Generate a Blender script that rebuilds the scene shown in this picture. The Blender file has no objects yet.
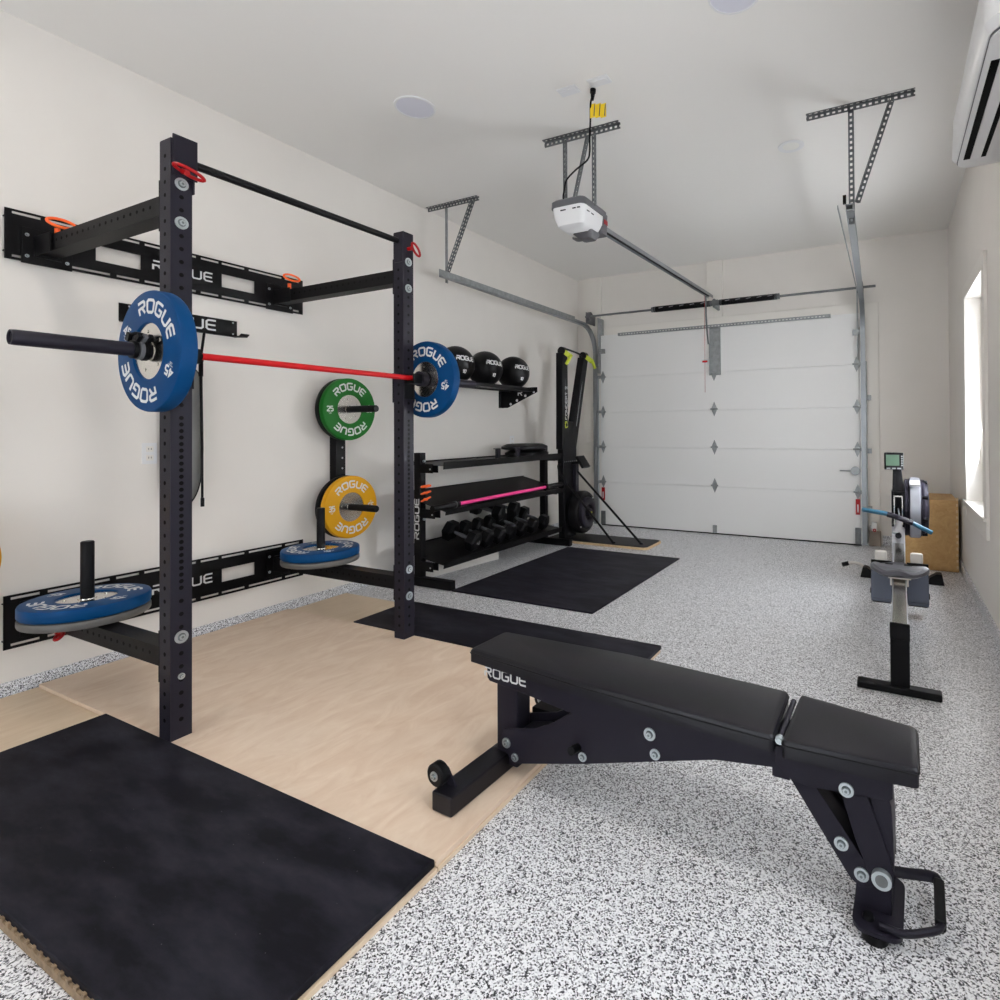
import bpy, bmesh, math, random
from mathutils import Vector, Matrix, Euler
random.seed(7)
PI = math.pi
SC = bpy.context.scene
COL = SC.collection

# ------------------------------------------------------------------ materials
def new_mat(name):
    m = bpy.data.materials.new(name); m.use_nodes = True
    nt = m.node_tree; b = nt.nodes['Principled BSDF']
    return m, nt, b

def mat(name, col, rough=.5, metal=0., noise=0., nscale=20., bump=0., bscale=200., spec=.5, coat=0.):
    m, nt, b = new_mat(name)
    b.inputs['Base Color'].default_value = (*col, 1)
    b.inputs['Roughness'].default_value = rough
    b.inputs['Metallic'].default_value = metal
    b.inputs['Specular IOR Level'].default_value = spec
    if coat: b.inputs['Coat Weight'].default_value = coat; b.inputs['Coat Roughness'].default_value = .15
    tc = nt.nodes.new('ShaderNodeTexCoord')
    if noise:
        n = nt.nodes.new('ShaderNodeTexNoise'); n.inputs['Scale'].default_value = nscale
        n.inputs['Detail'].default_value = 5
        r = nt.nodes.new('ShaderNodeMapRange')
        r.inputs['From Min'].default_value = .3; r.inputs['From Max'].default_value = .7
        r.inputs['To Min'].default_value = 1 - noise; r.inputs['To Max'].default_value = 1 + noise
        x = nt.nodes.new('ShaderNodeVectorMath'); x.operation = 'SCALE'
        x.inputs[0].default_value = col
        nt.links.new(tc.outputs['Object'], n.inputs['Vector'])
        nt.links.new(n.outputs['Fac'], r.inputs['Value'])
        nt.links.new(r.outputs[0], x.inputs['Scale'])
        nt.links.new(x.outputs[0], b.inputs['Base Color'])
    if bump:
        n = nt.nodes.new('ShaderNodeTexNoise'); n.inputs['Scale'].default_value = bscale
        n.inputs['Detail'].default_value = 3
        bp = nt.nodes.new('ShaderNodeBump'); bp.inputs['Strength'].default_value = bump
        bp.inputs['Distance'].default_value = .002
        nt.links.new(tc.outputs['Object'], n.inputs['Vector'])
        nt.links.new(n.outputs['Fac'], bp.inputs['Height'])
        nt.links.new(bp.outputs[0], b.inputs['Normal'])
    return m

def ramp(nt, stops, interp='LINEAR'):
    r = nt.nodes.new('ShaderNodeValToRGB'); cr = r.color_ramp; cr.interpolation = interp
    while len(cr.elements) < len(stops): cr.elements.new(.5)
    for e, (p, c) in zip(cr.elements, stops):
        e.position = p; e.color = (*c, 1) if len(c) == 3 else c
    return r

def epoxy():
    m, nt, b = new_mat('flake_epoxy')
    tc = nt.nodes.new('ShaderNodeTexCoord')
    v = nt.nodes.new('ShaderNodeTexVoronoi'); v.inputs['Scale'].default_value = 280
    sep = nt.nodes.new('ShaderNodeSeparateColor')
    r = ramp(nt, [(0, (.008, .008, .012)), (.15, (.06, .06, .075)), (.21, (.24, .24, .26)), (.29, (.48, .48, .51)), (.40, (.76, .76, .79)), (.60, (.90, .90, .92))], 'CONSTANT')
    n = nt.nodes.new('ShaderNodeTexNoise'); n.inputs['Scale'].default_value = 300
    mp = nt.nodes.new('ShaderNodeVectorMath'); mp.operation = 'MULTIPLY_ADD'
    mp.inputs[1].default_value = (.004, .004, .004)
    nt.links.new(tc.outputs['Object'], n.inputs['Vector'])
    nt.links.new(n.outputs['Color'], mp.inputs[0]); nt.links.new(tc.outputs['Object'], mp.inputs[2])
    nt.links.new(mp.outputs[0], v.inputs['Vector'])
    nt.links.new(v.outputs['Color'], sep.inputs[0]); nt.links.new(sep.outputs[0], r.inputs[0])
    nt.links.new(r.outputs[0], b.inputs['Base Color'])
    b.inputs['Roughness'].default_value = .34
    return m

def plywood(name, c1, c2, sx=1., sy=9.):
    m, nt, b = new_mat(name)
    tc = nt.nodes.new('ShaderNodeTexCoord')
    mp = nt.nodes.new('ShaderNodeMapping'); mp.inputs['Scale'].default_value = (sx, sy, sx)
    n = nt.nodes.new('ShaderNodeTexNoise'); n.inputs['Scale'].default_value = 2.2; n.inputs['Detail'].default_value = 8
    n.inputs['Roughness'].default_value = .62; n.inputs['Distortion'].default_value = 1.8
    r = ramp(nt, [(.30, c1), (.70, c2)])
    n2 = nt.nodes.new('ShaderNodeTexNoise'); n2.inputs['Scale'].default_value = 1.3
    r2 = ramp(nt, [(.35, (.93, .93, .93)), (.65, (1, 1, 1))])
    mx = nt.nodes.new('ShaderNodeMix'); mx.data_type = 'RGBA'; mx.blend_type = 'MULTIPLY'; mx.inputs['Factor'].default_value = 1
    nt.links.new(tc.outputs['Object'], mp.inputs[0]); nt.links.new(mp.outputs[0], n.inputs['Vector'])
    nt.links.new(tc.outputs['Object'], n2.inputs['Vector'])
    nt.links.new(n.outputs['Fac'], r.inputs[0]); nt.links.new(n2.outputs['Fac'], r2.inputs[0])
    nt.links.new(r.outputs[0], mx.inputs['A']); nt.links.new(r2.outputs[0], mx.inputs['B'])
    nt.links.new(mx.outputs['Result'], b.inputs['Base Color'])
    b.inputs['Roughness'].default_value = .55; b.inputs['Specular IOR Level'].default_value = .3
    return m

def rubber_mat(name, base, smear_highlight):
    m, nt, b = new_mat(name)
    tc = nt.nodes.new('ShaderNodeTexCoord')
    mp = nt.nodes.new('ShaderNodeMapping'); mp.inputs['Scale'].default_value = (1.2, 3.2, 1); mp.inputs['Rotation'].default_value = (0, 0, .35)
    n = nt.nodes.new('ShaderNodeTexNoise'); n.inputs['Scale'].default_value = 2.6; n.inputs['Detail'].default_value = 8; n.inputs['Roughness'].default_value = .62
    r = ramp(nt, [(.42, base), (.78, smear_highlight)])  # pale streaks: smears, with highlight streaks painted into the same colour
    v = nt.nodes.new('ShaderNodeTexVoronoi'); v.inputs['Scale'].default_value = 42
    sp = ramp(nt, [(0, (1, 1, 1)), (.05, (0, 0, 0))])
    sepc = nt.nodes.new('ShaderNodeSeparateColor')
    gt = nt.nodes.new('ShaderNodeMath'); gt.operation = 'GREATER_THAN'; gt.inputs[1].default_value = .72
    ml = nt.nodes.new('ShaderNodeMath'); ml.operation = 'MULTIPLY'
    mx = nt.nodes.new('ShaderNodeMix'); mx.data_type = 'RGBA'; mx.inputs['B'].default_value = (.30, .30, .33, 1)
    nt.links.new(tc.outputs['Object'], mp.inputs[0]); nt.links.new(mp.outputs[0], n.inputs['Vector'])
    nt.links.new(tc.outputs['Object'], v.inputs['Vector'])
    nt.links.new(n.outputs['Fac'], r.inputs[0])
    nt.links.new(v.outputs['Distance'], sp.inputs[0]); nt.links.new(v.outputs['Color'], sepc.inputs[0])
    nt.links.new(sepc.outputs[1], gt.inputs[0]); nt.links.new(gt.outputs[0], ml.inputs[0]); nt.links.new(sp.outputs[0], ml.inputs[1])
    nt.links.new(ml.outputs[0], mx.inputs['Factor']); nt.links.new(r.outputs[0], mx.inputs['A'])
    nt.links.new(mx.outputs['Result'], b.inputs['Base Color'])
    b.inputs['Roughness'].default_value = .60; b.inputs['Specular IOR Level'].default_value = .13
    return m

def emit(name, col, strength):
    m, nt, b = new_mat(name)
    b.inputs['Base Color'].default_value = (*col, 1)
    b.inputs['Emission Color'].default_value = (*col, 1)
    b.inputs['Emission Strength'].default_value = strength
    return m

def glass_mat():
    m, nt, b = new_mat('window_glass')
    b.inputs['Base Color'].default_value = (1, 1, 1, 1)
    b.inputs['Roughness'].default_value = 0.0
    b.inputs['Transmission Weight'].default_value = 1
    b.inputs['IOR'].default_value = 1.02
    return m

M = dict(
    wall=mat('wall_paint', (.79, .752, .708), .85, noise=.015, nscale=3, bump=.05, bscale=350, spec=.2),
    ceil=mat('ceiling_paint', (.85, .83, .80), .9, spec=.15),
    trim=mat('trim_paint', (.80, .765, .715), .5, spec=.3),
    epoxy=epoxy(),
    ply=plywood('birch_plywood', (.70, .52, .385), (.82, .665, .525), 4., 1.5),
    plylow=plywood('base_plywood', (.70, .54, .38), (.78, .63, .47), 9., 1.2),
    plyedge=mat('plywood_edge', (.60, .44, .26), .6, noise=.2, nscale=60),
    pallet=mat('tan_backing', (.26, .18, .11), .8, noise=.3, nscale=40),
    rubber=rubber_mat('stall_rubber', (.0058, .0056, .0094), (.034, .033, .046)),
    black=mat('black_powdercoat', (.0042, .0040, .0048), .46, bump=.1, bscale=900, spec=.12),
    upright=mat('black_satin_steel', (.0145, .0130, .0210), .42, bump=.1, bscale=900, spec=.17),
    plastic=mat('black_plastic', (.0050, .0050, .0060), .42, spec=.14),
    vinyl=mat('black_vinyl', (.0080, .0076, .0110), .34, noise=.25, nscale=9, bump=.15, bscale=500, spec=.24),
    hole=mat('hole_shadow_steel', (.002, .002, .002), .8, spec=.1),
    zinc=mat('zinc_hardware', (.55, .60, .62), .30, metal=.85),
    bolthead=mat('bolt_recess', (.22, .25, .26), .35, metal=.8),
    steel=mat('brushed_steel', (.66, .64, .60), .20, metal=1., noise=.06, nscale=8),
    galv=mat('galvanised_steel', (.30, .315, .32), .45, metal=.55, noise=.15, nscale=25),
    galvd=mat('dark_galvanised_steel', (.17, .18, .185), .5, metal=.5, noise=.15, nscale=25),
    rail=mat('rail_steel', (.26, .275, .29), .35, metal=.5),
    blue=mat('blue_bumper_rubber', (.0010, .046, .150), .45, noise=.06, nscale=10, spec=.1),
    green=mat('green_bumper_rubber', (.0015, .115, .006), .5, spec=.2),
    yellow=mat('yellow_bumper_rubber', (.66, .32, .005), .5, spec=.2),
    greyrub=mat('grey_bumper_rubber', (.10, .095, .09), .5, noise=.1, nscale=12),
    white=mat('white_print', (.66, .66, .66), .6),
    greyprint=mat('grey_print', (.35, .35, .37), .6),
    red=mat('red_cerakote', (.52, .004, .008), .4, spec=.25),
    redpl=mat('red_plastic', (.33, .003, .005), .35, spec=.25),
    orange=mat('orange_plastic', (.95, .13, .015), .4),
    pink=mat('pink_cerakote', (.85, .05, .27), .35),
    lime=mat('lime_plastic', (.55, .62, .04), .5),
    doorw=mat('white_door_skin', (.80, .795, .785), .5, spec=.3),
    whitepl=mat('white_plastic', (.78, .78, .79), .4),
    speaker=mat('speaker_grille', (.70, .70, .78), .6),
    greypl=mat('dark_grey_plastic', (.10, .10, .11), .45),
    yellowtag=mat('yellow_tag', (.85, .58, .01), .5),
    gpad=mat('grey_vinyl', (.16, .16, .155), .35, noise=.1, nscale=6),
    birch=plywood('birch_box_ply', (.44, .255, .095), (.58, .37, .16), 6., .8),
    alu=mat('anodised_aluminium', (.66, .66, .70), .28, metal=.8),
    flyl=mat('flywheel_silver', (.36, .37, .41), .32, metal=.4),
    navy=mat('blue_grip', (.025, .12, .20), .35),
    lcd=mat('lcd_green', (.075, .14, .09), .35),
    footp=mat('foot_plate_sheen', (.07, .085, .125), .25),  # bluish sheen on the dark footrests is put into the base colour
    glass=glass_mat(),
    led=emit('blue_led', (.35, .4, 1.0), 6),
    lens=mat('lamp_lens', (.85, .84, .80), .5), seat=mat('seat_glare_plastic', (.10, .10, .12), .35, spec=.6),  # seat colour lightened: the glare on its top is painted in
)

# ------------------------------------------------------------------ objects
ROOT = {}
def tag(o, label, cat, group=None, kind=None):
    if label: o['label'] = label
    if cat: o['category'] = cat
    if group: o['group'] = group
    if kind: o['kind'] = kind
    return o
def thing(name, label, cat, loc=(0, 0, 0), rot=(0, 0, 0), group=None, kind=None):
    o = bpy.data.objects.new(name, None); COL.objects.link(o)
    o.empty_display_size = .05
    o.location = loc; o.rotation_euler = rot
    ROOT[o.name] = Matrix.LocRotScale(Vector(loc), Euler(rot), None)
    return tag(o, label, cat, group, kind)

class MB:
    """collects shapes in one mesh"""
    def __init__(s): s.bm = bmesh.new(); s.mi = 0
    def _f(s, faces):
        for f in faces: f.material_index = s.mi
    def mat(s, i): s.mi = i; return s
    def box(s, c, d, R=None):
        vs = []
        for i in (-1, 1):
            for j in (-1, 1):
                for k in (-1, 1):
                    p = Vector((i*d[0]/2, j*d[1]/2, k*d[2]/2))
                    if R: p = R @ p
                    vs.append(s.bm.verts.new(Vector(c) + p))
        idx = [(0,1,3,2),(4,6,7,5),(0,4,5,1),(2,3,7,6),(0,2,6,4),(1,5,7,3)]
        s._f([s.bm.faces.new([vs[i] for i in q]) for q in idx]); return s
    def b2(s, lo, hi):
        return s.box([(a+b)/2 for a, b in zip(lo, hi)], [b-a for a, b in zip(lo, hi)])
    def beam(s, p0, p1, w, h, up=(0, 0, 1)):
        p0, p1 = Vector(p0), Vector(p1); z = (p1-p0); L = z.length; z.normalize()
        u = Vector(up); x = u.cross(z)
        if x.length < 1e-4: x = Vector((1, 0, 0)).cross(z)
        x.normalize(); y = z.cross(x)
        R = Matrix((x, y, z)).transposed()
        return s.box((p0+p1)/2, (w, h, L), R)
    def cyl(s, p0, p1, r, n=20, r2=None, cap=True):
        r2 = r if r2 is None else r2
        p0, p1 = Vector(p0), Vector(p1); z = (p1-p0).normalized()
        x = z.orthogonal().normalized(); y = z.cross(x)
        A = [s.bm.verts.new(p0+(x*math.cos(2*PI*i/n)+y*math.sin(2*PI*i/n))*r) for i in range(n)]
        B = [s.bm.verts.new(p1+(x*math.cos(2*PI*i/n)+y*math.sin(2*PI*i/n))*r2) for i in range(n)]
        F = [s.bm.faces.new((A[i], A[(i+1) % n], B[(i+1) % n], B[i])) for i in range(n)]
        if cap: F += [s.bm.faces.new(A[::-1]), s.bm.faces.new(B)]
        s._f(F); return s
    def tube(s, pts, r, n=10, closed=False, flat=1.):
        pts = [Vector(p) for p in pts]; N = len(pts); rings = []
        prev = None
        for i, p in enumerate(pts):
            if closed: t = pts[(i+1) % N]-pts[i-1]
            else: t = pts[min(i+1, N-1)]-pts[max(i-1, 0)]
            t.normalize()
            if prev is None: x = t.orthogonal().normalized()
            else:
                x = prev - t*prev.dot(t); x.normalize()
            prev = x; y = t.cross(x)
            rr = r[i] if isinstance(r, (list, tuple)) else r
            rings.append([s.bm.verts.new(p+(x*math.cos(2*PI*k/n)+y*math.sin(2*PI*k/n)*flat)*rr) for k in range(n)])
        F = []
        for i in range(N if closed else N-1):
            a, b = rings[i], rings[(i+1) % N]
            off = 0
            if closed and i == N-1:
                off = min(range(n), key=lambda o: (a[0].co-b[o].co).length)
            for k in range(n):
                F.append(s.bm.faces.new((a[k], a[(k+1) % n], b[(k+1+off) % n], b[(k+off) % n])))
        if not closed: F += [s.bm.faces.new(rings[0][::-1]), s.bm.faces.new(rings[-1])]
        s._f(F); return s
    def lathe(s, prof, T=None, n=48, closed=True):
        """profile (r,z) round local Z, T places it"""
        T = T or Matrix.Identity(4); rings = []
        for (r, z) in prof:
            if r < 1e-6: rings.append([s.bm.verts.new(T @ Vector((0, 0, z)))]*n)
            else: rings.append([s.bm.verts.new(T @ Vector((r*math.cos(2*PI*k/n), r*math.sin(2*PI*k/n), z))) for k in range(n)])
        F = []; m = len(prof)
        for i in range(m if closed else m-1):
            a, b = rings[i], rings[(i+1) % m]
            for k in range(n):
                q = [a[k], a[(k+1) % n], b[(k+1) % n], b[k]]
                q2 = []
                for v in q:
                    if v not in q2: q2.append(v)
                if len(q2) > 2: F.append(s.bm.faces.new(q2))
        s._f(F); return s
    def prism(s, poly, a, b, axis='y'):
        """2-D polygon extruded between a and b on an axis"""
        def P(u, v, t):
            return {'x': (t, u, v), 'y': (u, t, v), 'z': (u, v, t)}[axis]
        A = [s.bm.verts.new(P(u, v, a)) for u, v in poly]; B = [s.bm.verts.new(P(u, v, b)) for u, v in poly]
        n = len(poly); F = [s.bm.faces.new((A[i], A[(i+1) % n], B[(i+1) % n], B[i])) for i in range(n)]
        F += [s.bm.faces.new(A[::-1]), s.bm.faces.new(B)]
        s._f(F); return s
    def panel(s, u0, u1, v0, v1, holes, a, b, axis='x'):
        """plate with rectangular holes"""
        us = sorted({u0, u1, *[h[0] for h in holes], *[h[1] for h in holes]})
        vs = sorted({v0, v1, *[h[2] for h in holes], *[h[3] for h in holes]})
        def P(u, v, t): return {'x': (t, u, v), 'y': (u, t, v), 'z': (u, v, t)}[axis]
        def solid(i, j):
            if i < 0 or j < 0 or i >= len(us)-1 or j >= len(vs)-1: return False
            cu, cv = (us[i]+us[i+1])/2, (vs[j]+vs[j+1])/2
            return not any(h[0] < cu < h[1] and h[2] < cv < h[3] for h in holes)
        V = {}
        def g(i, j, k):
            if (i, j, k) not in V: V[(i, j, k)] = s.bm.verts.new(P(us[i], vs[j], (a, b)[k]))
            return V[(i, j, k)]
        F = []
        for i in range(len(us)-1):
            for j in range(len(vs)-1):
                if not solid(i, j): continue
                F.append(s.bm.faces.new((g(i,j,0), g(i,j+1,0), g(i+1,j+1,0), g(i+1,j,0))))
                F.append(s.bm.faces.new((g(i,j,1), g(i+1,j,1), g(i+1,j+1,1), g(i,j+1,1))))
                if not solid(i-1, j): F.append(s.bm.faces.new((g(i,j,0), g(i,j,1), g(i,j+1,1), g(i,j+1,0))))
                if not solid(i+1, j): F.append(s.bm.faces.new((g(i+1,j,0), g(i+1,j+1,0), g(i+1,j+1,1), g(i+1,j,1))))
                if not solid(i, j-1): F.append(s.bm.faces.new((g(i,j,0), g(i+1,j,0), g(i+1,j,1), g(i,j,1))))
                if not solid(i, j+1): F.append(s.bm.faces.new((g(i,j+1,0), g(i,j+1,1), g(i+1,j+1,1), g(i+1,j+1,0))))
        s._f(F); return s
    def bev(s, w, seg=2):
        es = [e for e in s.bm.edges if len(e.link_faces) == 2 and e.calc_face_angle(0) > .7]
        bmesh.ops.bevel(s.bm, geom=es, offset=w, segments=seg, profile=.5, affect='EDGES', clamp_overlap=True); return s
    def build(s, name, mats, parent=None, local=False, bevel=0., subsurf=0, smooth=True, seg=2):
        if not isinstance(mats, (list, tuple)): mats = [mats]
        bmesh.ops.recalc_face_normals(s.bm, faces=s.bm.faces)
        me = bpy.data.meshes.new(name); 
        root = parent
        while root is not None and root.parent is not None: root = root.parent
        if root is not None and not local and root.name in ROOT:
            s.bm.transform(ROOT[root.name].inverted())
        s.bm.to_mesh(me); s.bm.free()
        for m in mats: me.materials.append(m)
        if smooth:
            me.shade_smooth(); me.set_sharp_from_angle(angle=.6)
        o = bpy.data.objects.new(name, me); COL.objects.link(o)
        if parent is not None: o.parent = parent
        else: ROOT[o.name] = Matrix.Identity(4)
        if bevel:
            md = o.modifiers.new('bevel', 'BEVEL'); md.width = bevel; md.segments = seg; md.limit_method = 'ANGLE'; md.angle_limit = .7
            md.harden_normals = True
        if subsurf:
            md = o.modifiers.new('subsurf', 'SUBSURF'); md.levels = subsurf; md.render_levels = subsurf
        return o

def label(o, t): o['label'] = t; return o

def copy_tree(o, parent=None):
    c = o.copy(); COL.objects.link(c); c.parent = parent
    for ch in [x for x in bpy.data.objects if x.parent == o]:
        copy_tree(ch, c)
    return c

# ------------------------------------------------------------------ lettering (stroke font)
def rr(*p): return list(p)
GL = {
 'R': ([[(0,0),(0,.52),(.62,.52),(.82,.62),(.82,.88),(.7,1),(0,1)], [(.42,.5),(.85,0)]], .85),
 'O': ([[(.15,0),(0,.15),(0,.85),(.15,1),(.75,1),(.9,.85),(.9,.15),(.75,0),(.1,0)]], .9),
 'G': ([[(.85,1),(.15,1),(0,.85),(0,.15),(.15,0),(.72,0),(.85,.13),(.85,.48),(.42,.48)]], .87),
 'U': ([[(0,1),(0,.15),(.15,0),(.7,0),(.85,.15),(.85,1)]], .85),
 'E': ([[(.82,1),(.17,1),(0,.85),(0,.15),(.17,0),(.82,0)], [(.04,.5),(.78,.5)]], .82),
 'C': ([[(.8,1),(.15,1),(0,.85),(0,.15),(.15,0),(.8,0)]], .8),
 'N': ([[(0,0),(0,1),(.75,0),(.75,1)]], .75),
 'P': ([[(0,0),(0,1),(.62,1),(.75,.88),(.75,.6),(.62,.48),(0,.48)]], .75),
 'T': ([[(0,1),(.8,1)], [(.4,1),(.4,0)]], .8),
 'L': ([[(0,1),(0,0),(.7,0)]], .7),
 'B': ([[(0,0),(0,1),(.6,1),(.72,.88),(.72,.6),(.6,.52),(.02,.52)], [(.6,.52),(.75,.4),(.75,.12),(.62,0),(-.05,0)]], .75),
 'S': ([[(.75,1),(.12,1),(0,.88),(0,.62),(.12,.52),(.62,.5),(.75,.38),(.75,.12),(.62,0),(0,0)]], .75),
 '1': ([[(.1,.8),(.35,1),(.35,0)]], .5),
 '0': ([[(.12,0),(0,.12),(0,.88),(.12,1),(.5,1),(.62,.88),(.62,.12),(.5,0),(.1,0)]], .62),
 '2': ([[(0,.8),(.08,1),(.5,1),(.6,.88),(.6,.62),(0,.1),(0,0),(.65,0)]], .65),
 '3': ([[(0,1),(.48,1),(.6,.88),(.6,.62),(.5,.52),(.15,.52)], [(.5,.52),(.62,.4),(.62,.12),(.5,0),(0,0)]], .62),
 '4': ([[(.5,0),(.5,1),(0,.3),(.7,.3)]], .7),
 '5': ([[(.6,1),(.03,1),(.03,.56),(.45,.58),(.6,.45),(.6,.12),(.48,0),(0,0)]], .6),
 '/': ([[(0,-.1),(.4,1.1)]], .4), '-': ([[(0,.5),(.5,.5)]], .5), ' ': ([], .3), '.': ([[(0,0),(.15,0)]], .15),
}
def strokes(text, gap=.28):
    out = []; x = 0
    for ch in text:
        pl, w = GL[ch]
        for p in pl: out.append([(a+x, b) for a, b in p])
        x += w+gap
    return out, x-gap
def letter_mb(mb, text, f, h, wid=1., th=.19, gap=.3):
    """f maps text-plane metres (x centred, y centred) to a 3-D point"""
    st, W = strokes(text, gap)
    for pl in st:
        pts = []
        for i in range(len(pl)-1):
            (x0, y0), (x1, y1) = pl[i], pl[i+1]
            k = max(1, int(math.hypot(x1-x0, y1-y0)/.3))
            for j in range(k): pts.append(((x0+(x1-x0)*j/k), (y0+(y1-y0)*j/k)))
        pts.append(pl[-1]); n = len(pts); L = []; Rr = []
        for i, (x, y) in enumerate(pts):
            def d(a, b):
                l = math.hypot(b[0]-a[0], b[1]-a[1]) or 1; return ((b[0]-a[0])/l, (b[1]-a[1])/l)
            d0 = d(pts[i-1], pts[i]) if i else d(pts[0], pts[1])
            d1 = d(pts[i], pts[i+1]) if i < n-1 else d0
            nx, ny = -(d0[1]+d1[1]), d0[0]+d1[0]; l = math.hypot(nx, ny) or 1; nx /= l; ny /= l
            c = max(.5, nx*-d0[1]+ny*d0[0]); t = th/2/c
            L.append((x+nx*t, y+ny*t)); Rr.append((x-nx*t, y-ny*t))
        VL = [mb.bm.verts.new(f((x-W/2)*h*wid, (y-.5)*h)) for x, y in L]
        VR = [mb.bm.verts.new(f((x-W/2)*h*wid, (y-.5)*h)) for x, y in Rr]
        for i in range(n-1): mb._f([mb.bm.faces.new((VL[i], VR[i], VR[i+1], VL[i+1]))])
    return mb
def flat_map(o, r, u):
    o, r, u = Vector(o), Vector(r).normalized(), Vector(u).normalized()
    return lambda x, y: o+r*x+u*y
def arc_map(R, ang, T, z, flip=False):
    """text round a circle: centred on angle ang, tops outward (flip: tops inward)"""
    def f(x, y):
        a = ang+(x/R if flip else -x/R); r = R+(-y if flip else y)
        return T @ Vector((r*math.cos(a), r*math.sin(a), z))
    return f
def axisT(o, z, up):
    """frame at o with local Z=z, local Y=up"""
    z = Vector(z).normalized(); y = Vector(up); y = (y-z*y.dot(z)).normalized(); x = y.cross(z)
    m = Matrix((x, y, z)).transposed().to_4x4(); m.translation = Vector(o); return m
def bolt(mb, p, n, r=.021, h=.004, hexr=.010, mi=0):
    p, n = Vector(p), Vector(n).normalized()
    mb.mat(mi)
    mb.cyl(p, p+n*h, r, 24); mb.mat(1).cyl(p+n*h, p+n*(h+.005), r*.62, 20, r*.52); mb.mat(0).cyl(p+n*(h+.005), p+n*(h+.007), r*.46, 6); mb.mat(1).cyl(p+n*(h+.007), p+n*(h+.0075), r*.22, 6); mb.mat(0)
    return mb

# ------------------------------------------------------------------ the room
W, L, H, Y0 = 4.205, 6.83, 3.183, -2.6
def struct(mb, name, m, **k):
    o = mb.build(name, m, **k); o['kind'] = 'structure'; return o
struct(MB().b2((-.15, Y0-.15, -.12), (W+.15, L+.15, 0)), 'floor', M['epoxy'])
struct(MB().b2((-.15, Y0-.15, H), (W+.15, L+.15, H+.12)), 'ceiling', M['ceil'])
struct(MB().b2((-.15, Y0-.15, 0), (0, L+.15, H)), 'wall_left', M['wall'])
# right wall with two windows, near wall with a glazed opening (behind the camera), far wall with the door opening
win1 = (4.50, 5.38, .66, 2.19); win2 = (.55, 2.25, .66, 2.19)
struct(MB().panel(Y0-.15, L+.15, 0, H, [win1, win2], W, W+.15, 'x'), 'wall_right', M['wall'])
win3 = (.9, 3.5, .1, 2.2)
struct(MB().panel(0, W, 0, H, [win3], Y0-.15, Y0, 'y'), 'wall_near', M['wall'])
struct(MB().panel(0, W, 0, H, [(.46, 3.35, 0, 2.36)], L, L+.15, 'y'), 'wall_far', M['wall'])
# epoxy cove up the walls
for nm, a, b in (('baseboard_left', (0, Y0, 0), (.012, L, .06)), ('baseboard_right', (W-.012, Y0, 0), (W, L, .085)),
                 ('baseboard_far', (3.60, L-.012, 0), (W-.012, L, .10))):
    struct(MB().b2(a, b), nm, M['epoxy'])
def window(nm, y0, y1, z0, z1, sash=True):
    fr = MB()
    t = .10
    for a, b in (((W-.02, y0-t, z0-.13), (W-.0005, y0, z1+t)), ((W-.02, y1, z0-.13), (W-.0005, y1+t, z1+t)), ((W-.022, y0-t, z1), (W-.0005, y1+t, z1+t)), ((W-.018, y0, z0-.13), (W-.0005, y1, z0-.02))):
        fr.b2(a, b)
    o = struct(fr, nm, M['trim'], bevel=.003)
    s = MB(); s.b2((W-.035, y0-t, z0-.02), (W+.12, y1+t, z0+.001)); s.build('window_sill', M['trim'], o, bevel=.003)
    s = MB(); x = W+.085
    s.panel(y0, y1, z0, z1, [(y0+.045, y1-.045, z0+.05, z1-.045)], x, x+.04, 'x')
    s.build('window_sash', M['trim'], o, bevel=.003)
    MB().b2((x+.015, y0+.04, z0+.045), (x+.021, y1-.04, z1-.04)).build('window_pane', M['glass'], o)
    return o
window('window_1', *win1); window('window_2', *win2)
o = struct(MB().panel(win3[0]-.1, win3[1]+.1, 0.001, win3[3]+.1, [(win3[0], win3[1], win3[2], win3[3])], Y0, Y0+.02, 'y'), 'window_3', M['trim'])
MB().panel(win3[0], win3[1], win3[2], win3[3], [(win3[0]+.06, 2.17, win3[2]+.08, win3[3]-.06), (2.23, win3[1]-.06, win3[2]+.08, win3[3]-.06)], Y0-.11, Y0-.06, 'y').build('window_sash', M['trim'], o)
MB().b2((win3[0]+.05, Y0-.09, win3[2]+.07), (win3[1]-.05, Y0-.084, win3[3]-.05)).build('window_pane', M['glass'], o)

# far wall: jamb boards, header
t_ = MB(); t_.b2((.10, L-.03, 0), (.36, L, H)); struct(t_, 'trim_1', M['trim'], bevel=.004)
t_ = MB(); t_.b2((3.45, L-.03, 0), (3.58, L, 2.52)); struct(t_, 'trim_2', M['trim'], bevel=.004)
t_ = MB(); t_.b2((.36, L-.03, 2.36), (3.45, L, 2.52)); struct(t_, 'trim_3', M['trim'], bevel=.004)
t_ = MB(); t_.b2((1.76, L-.035, 2.52), (1.95, L, H)); struct(t_, 'trim_4', M['trim'], bevel=.004)

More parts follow.
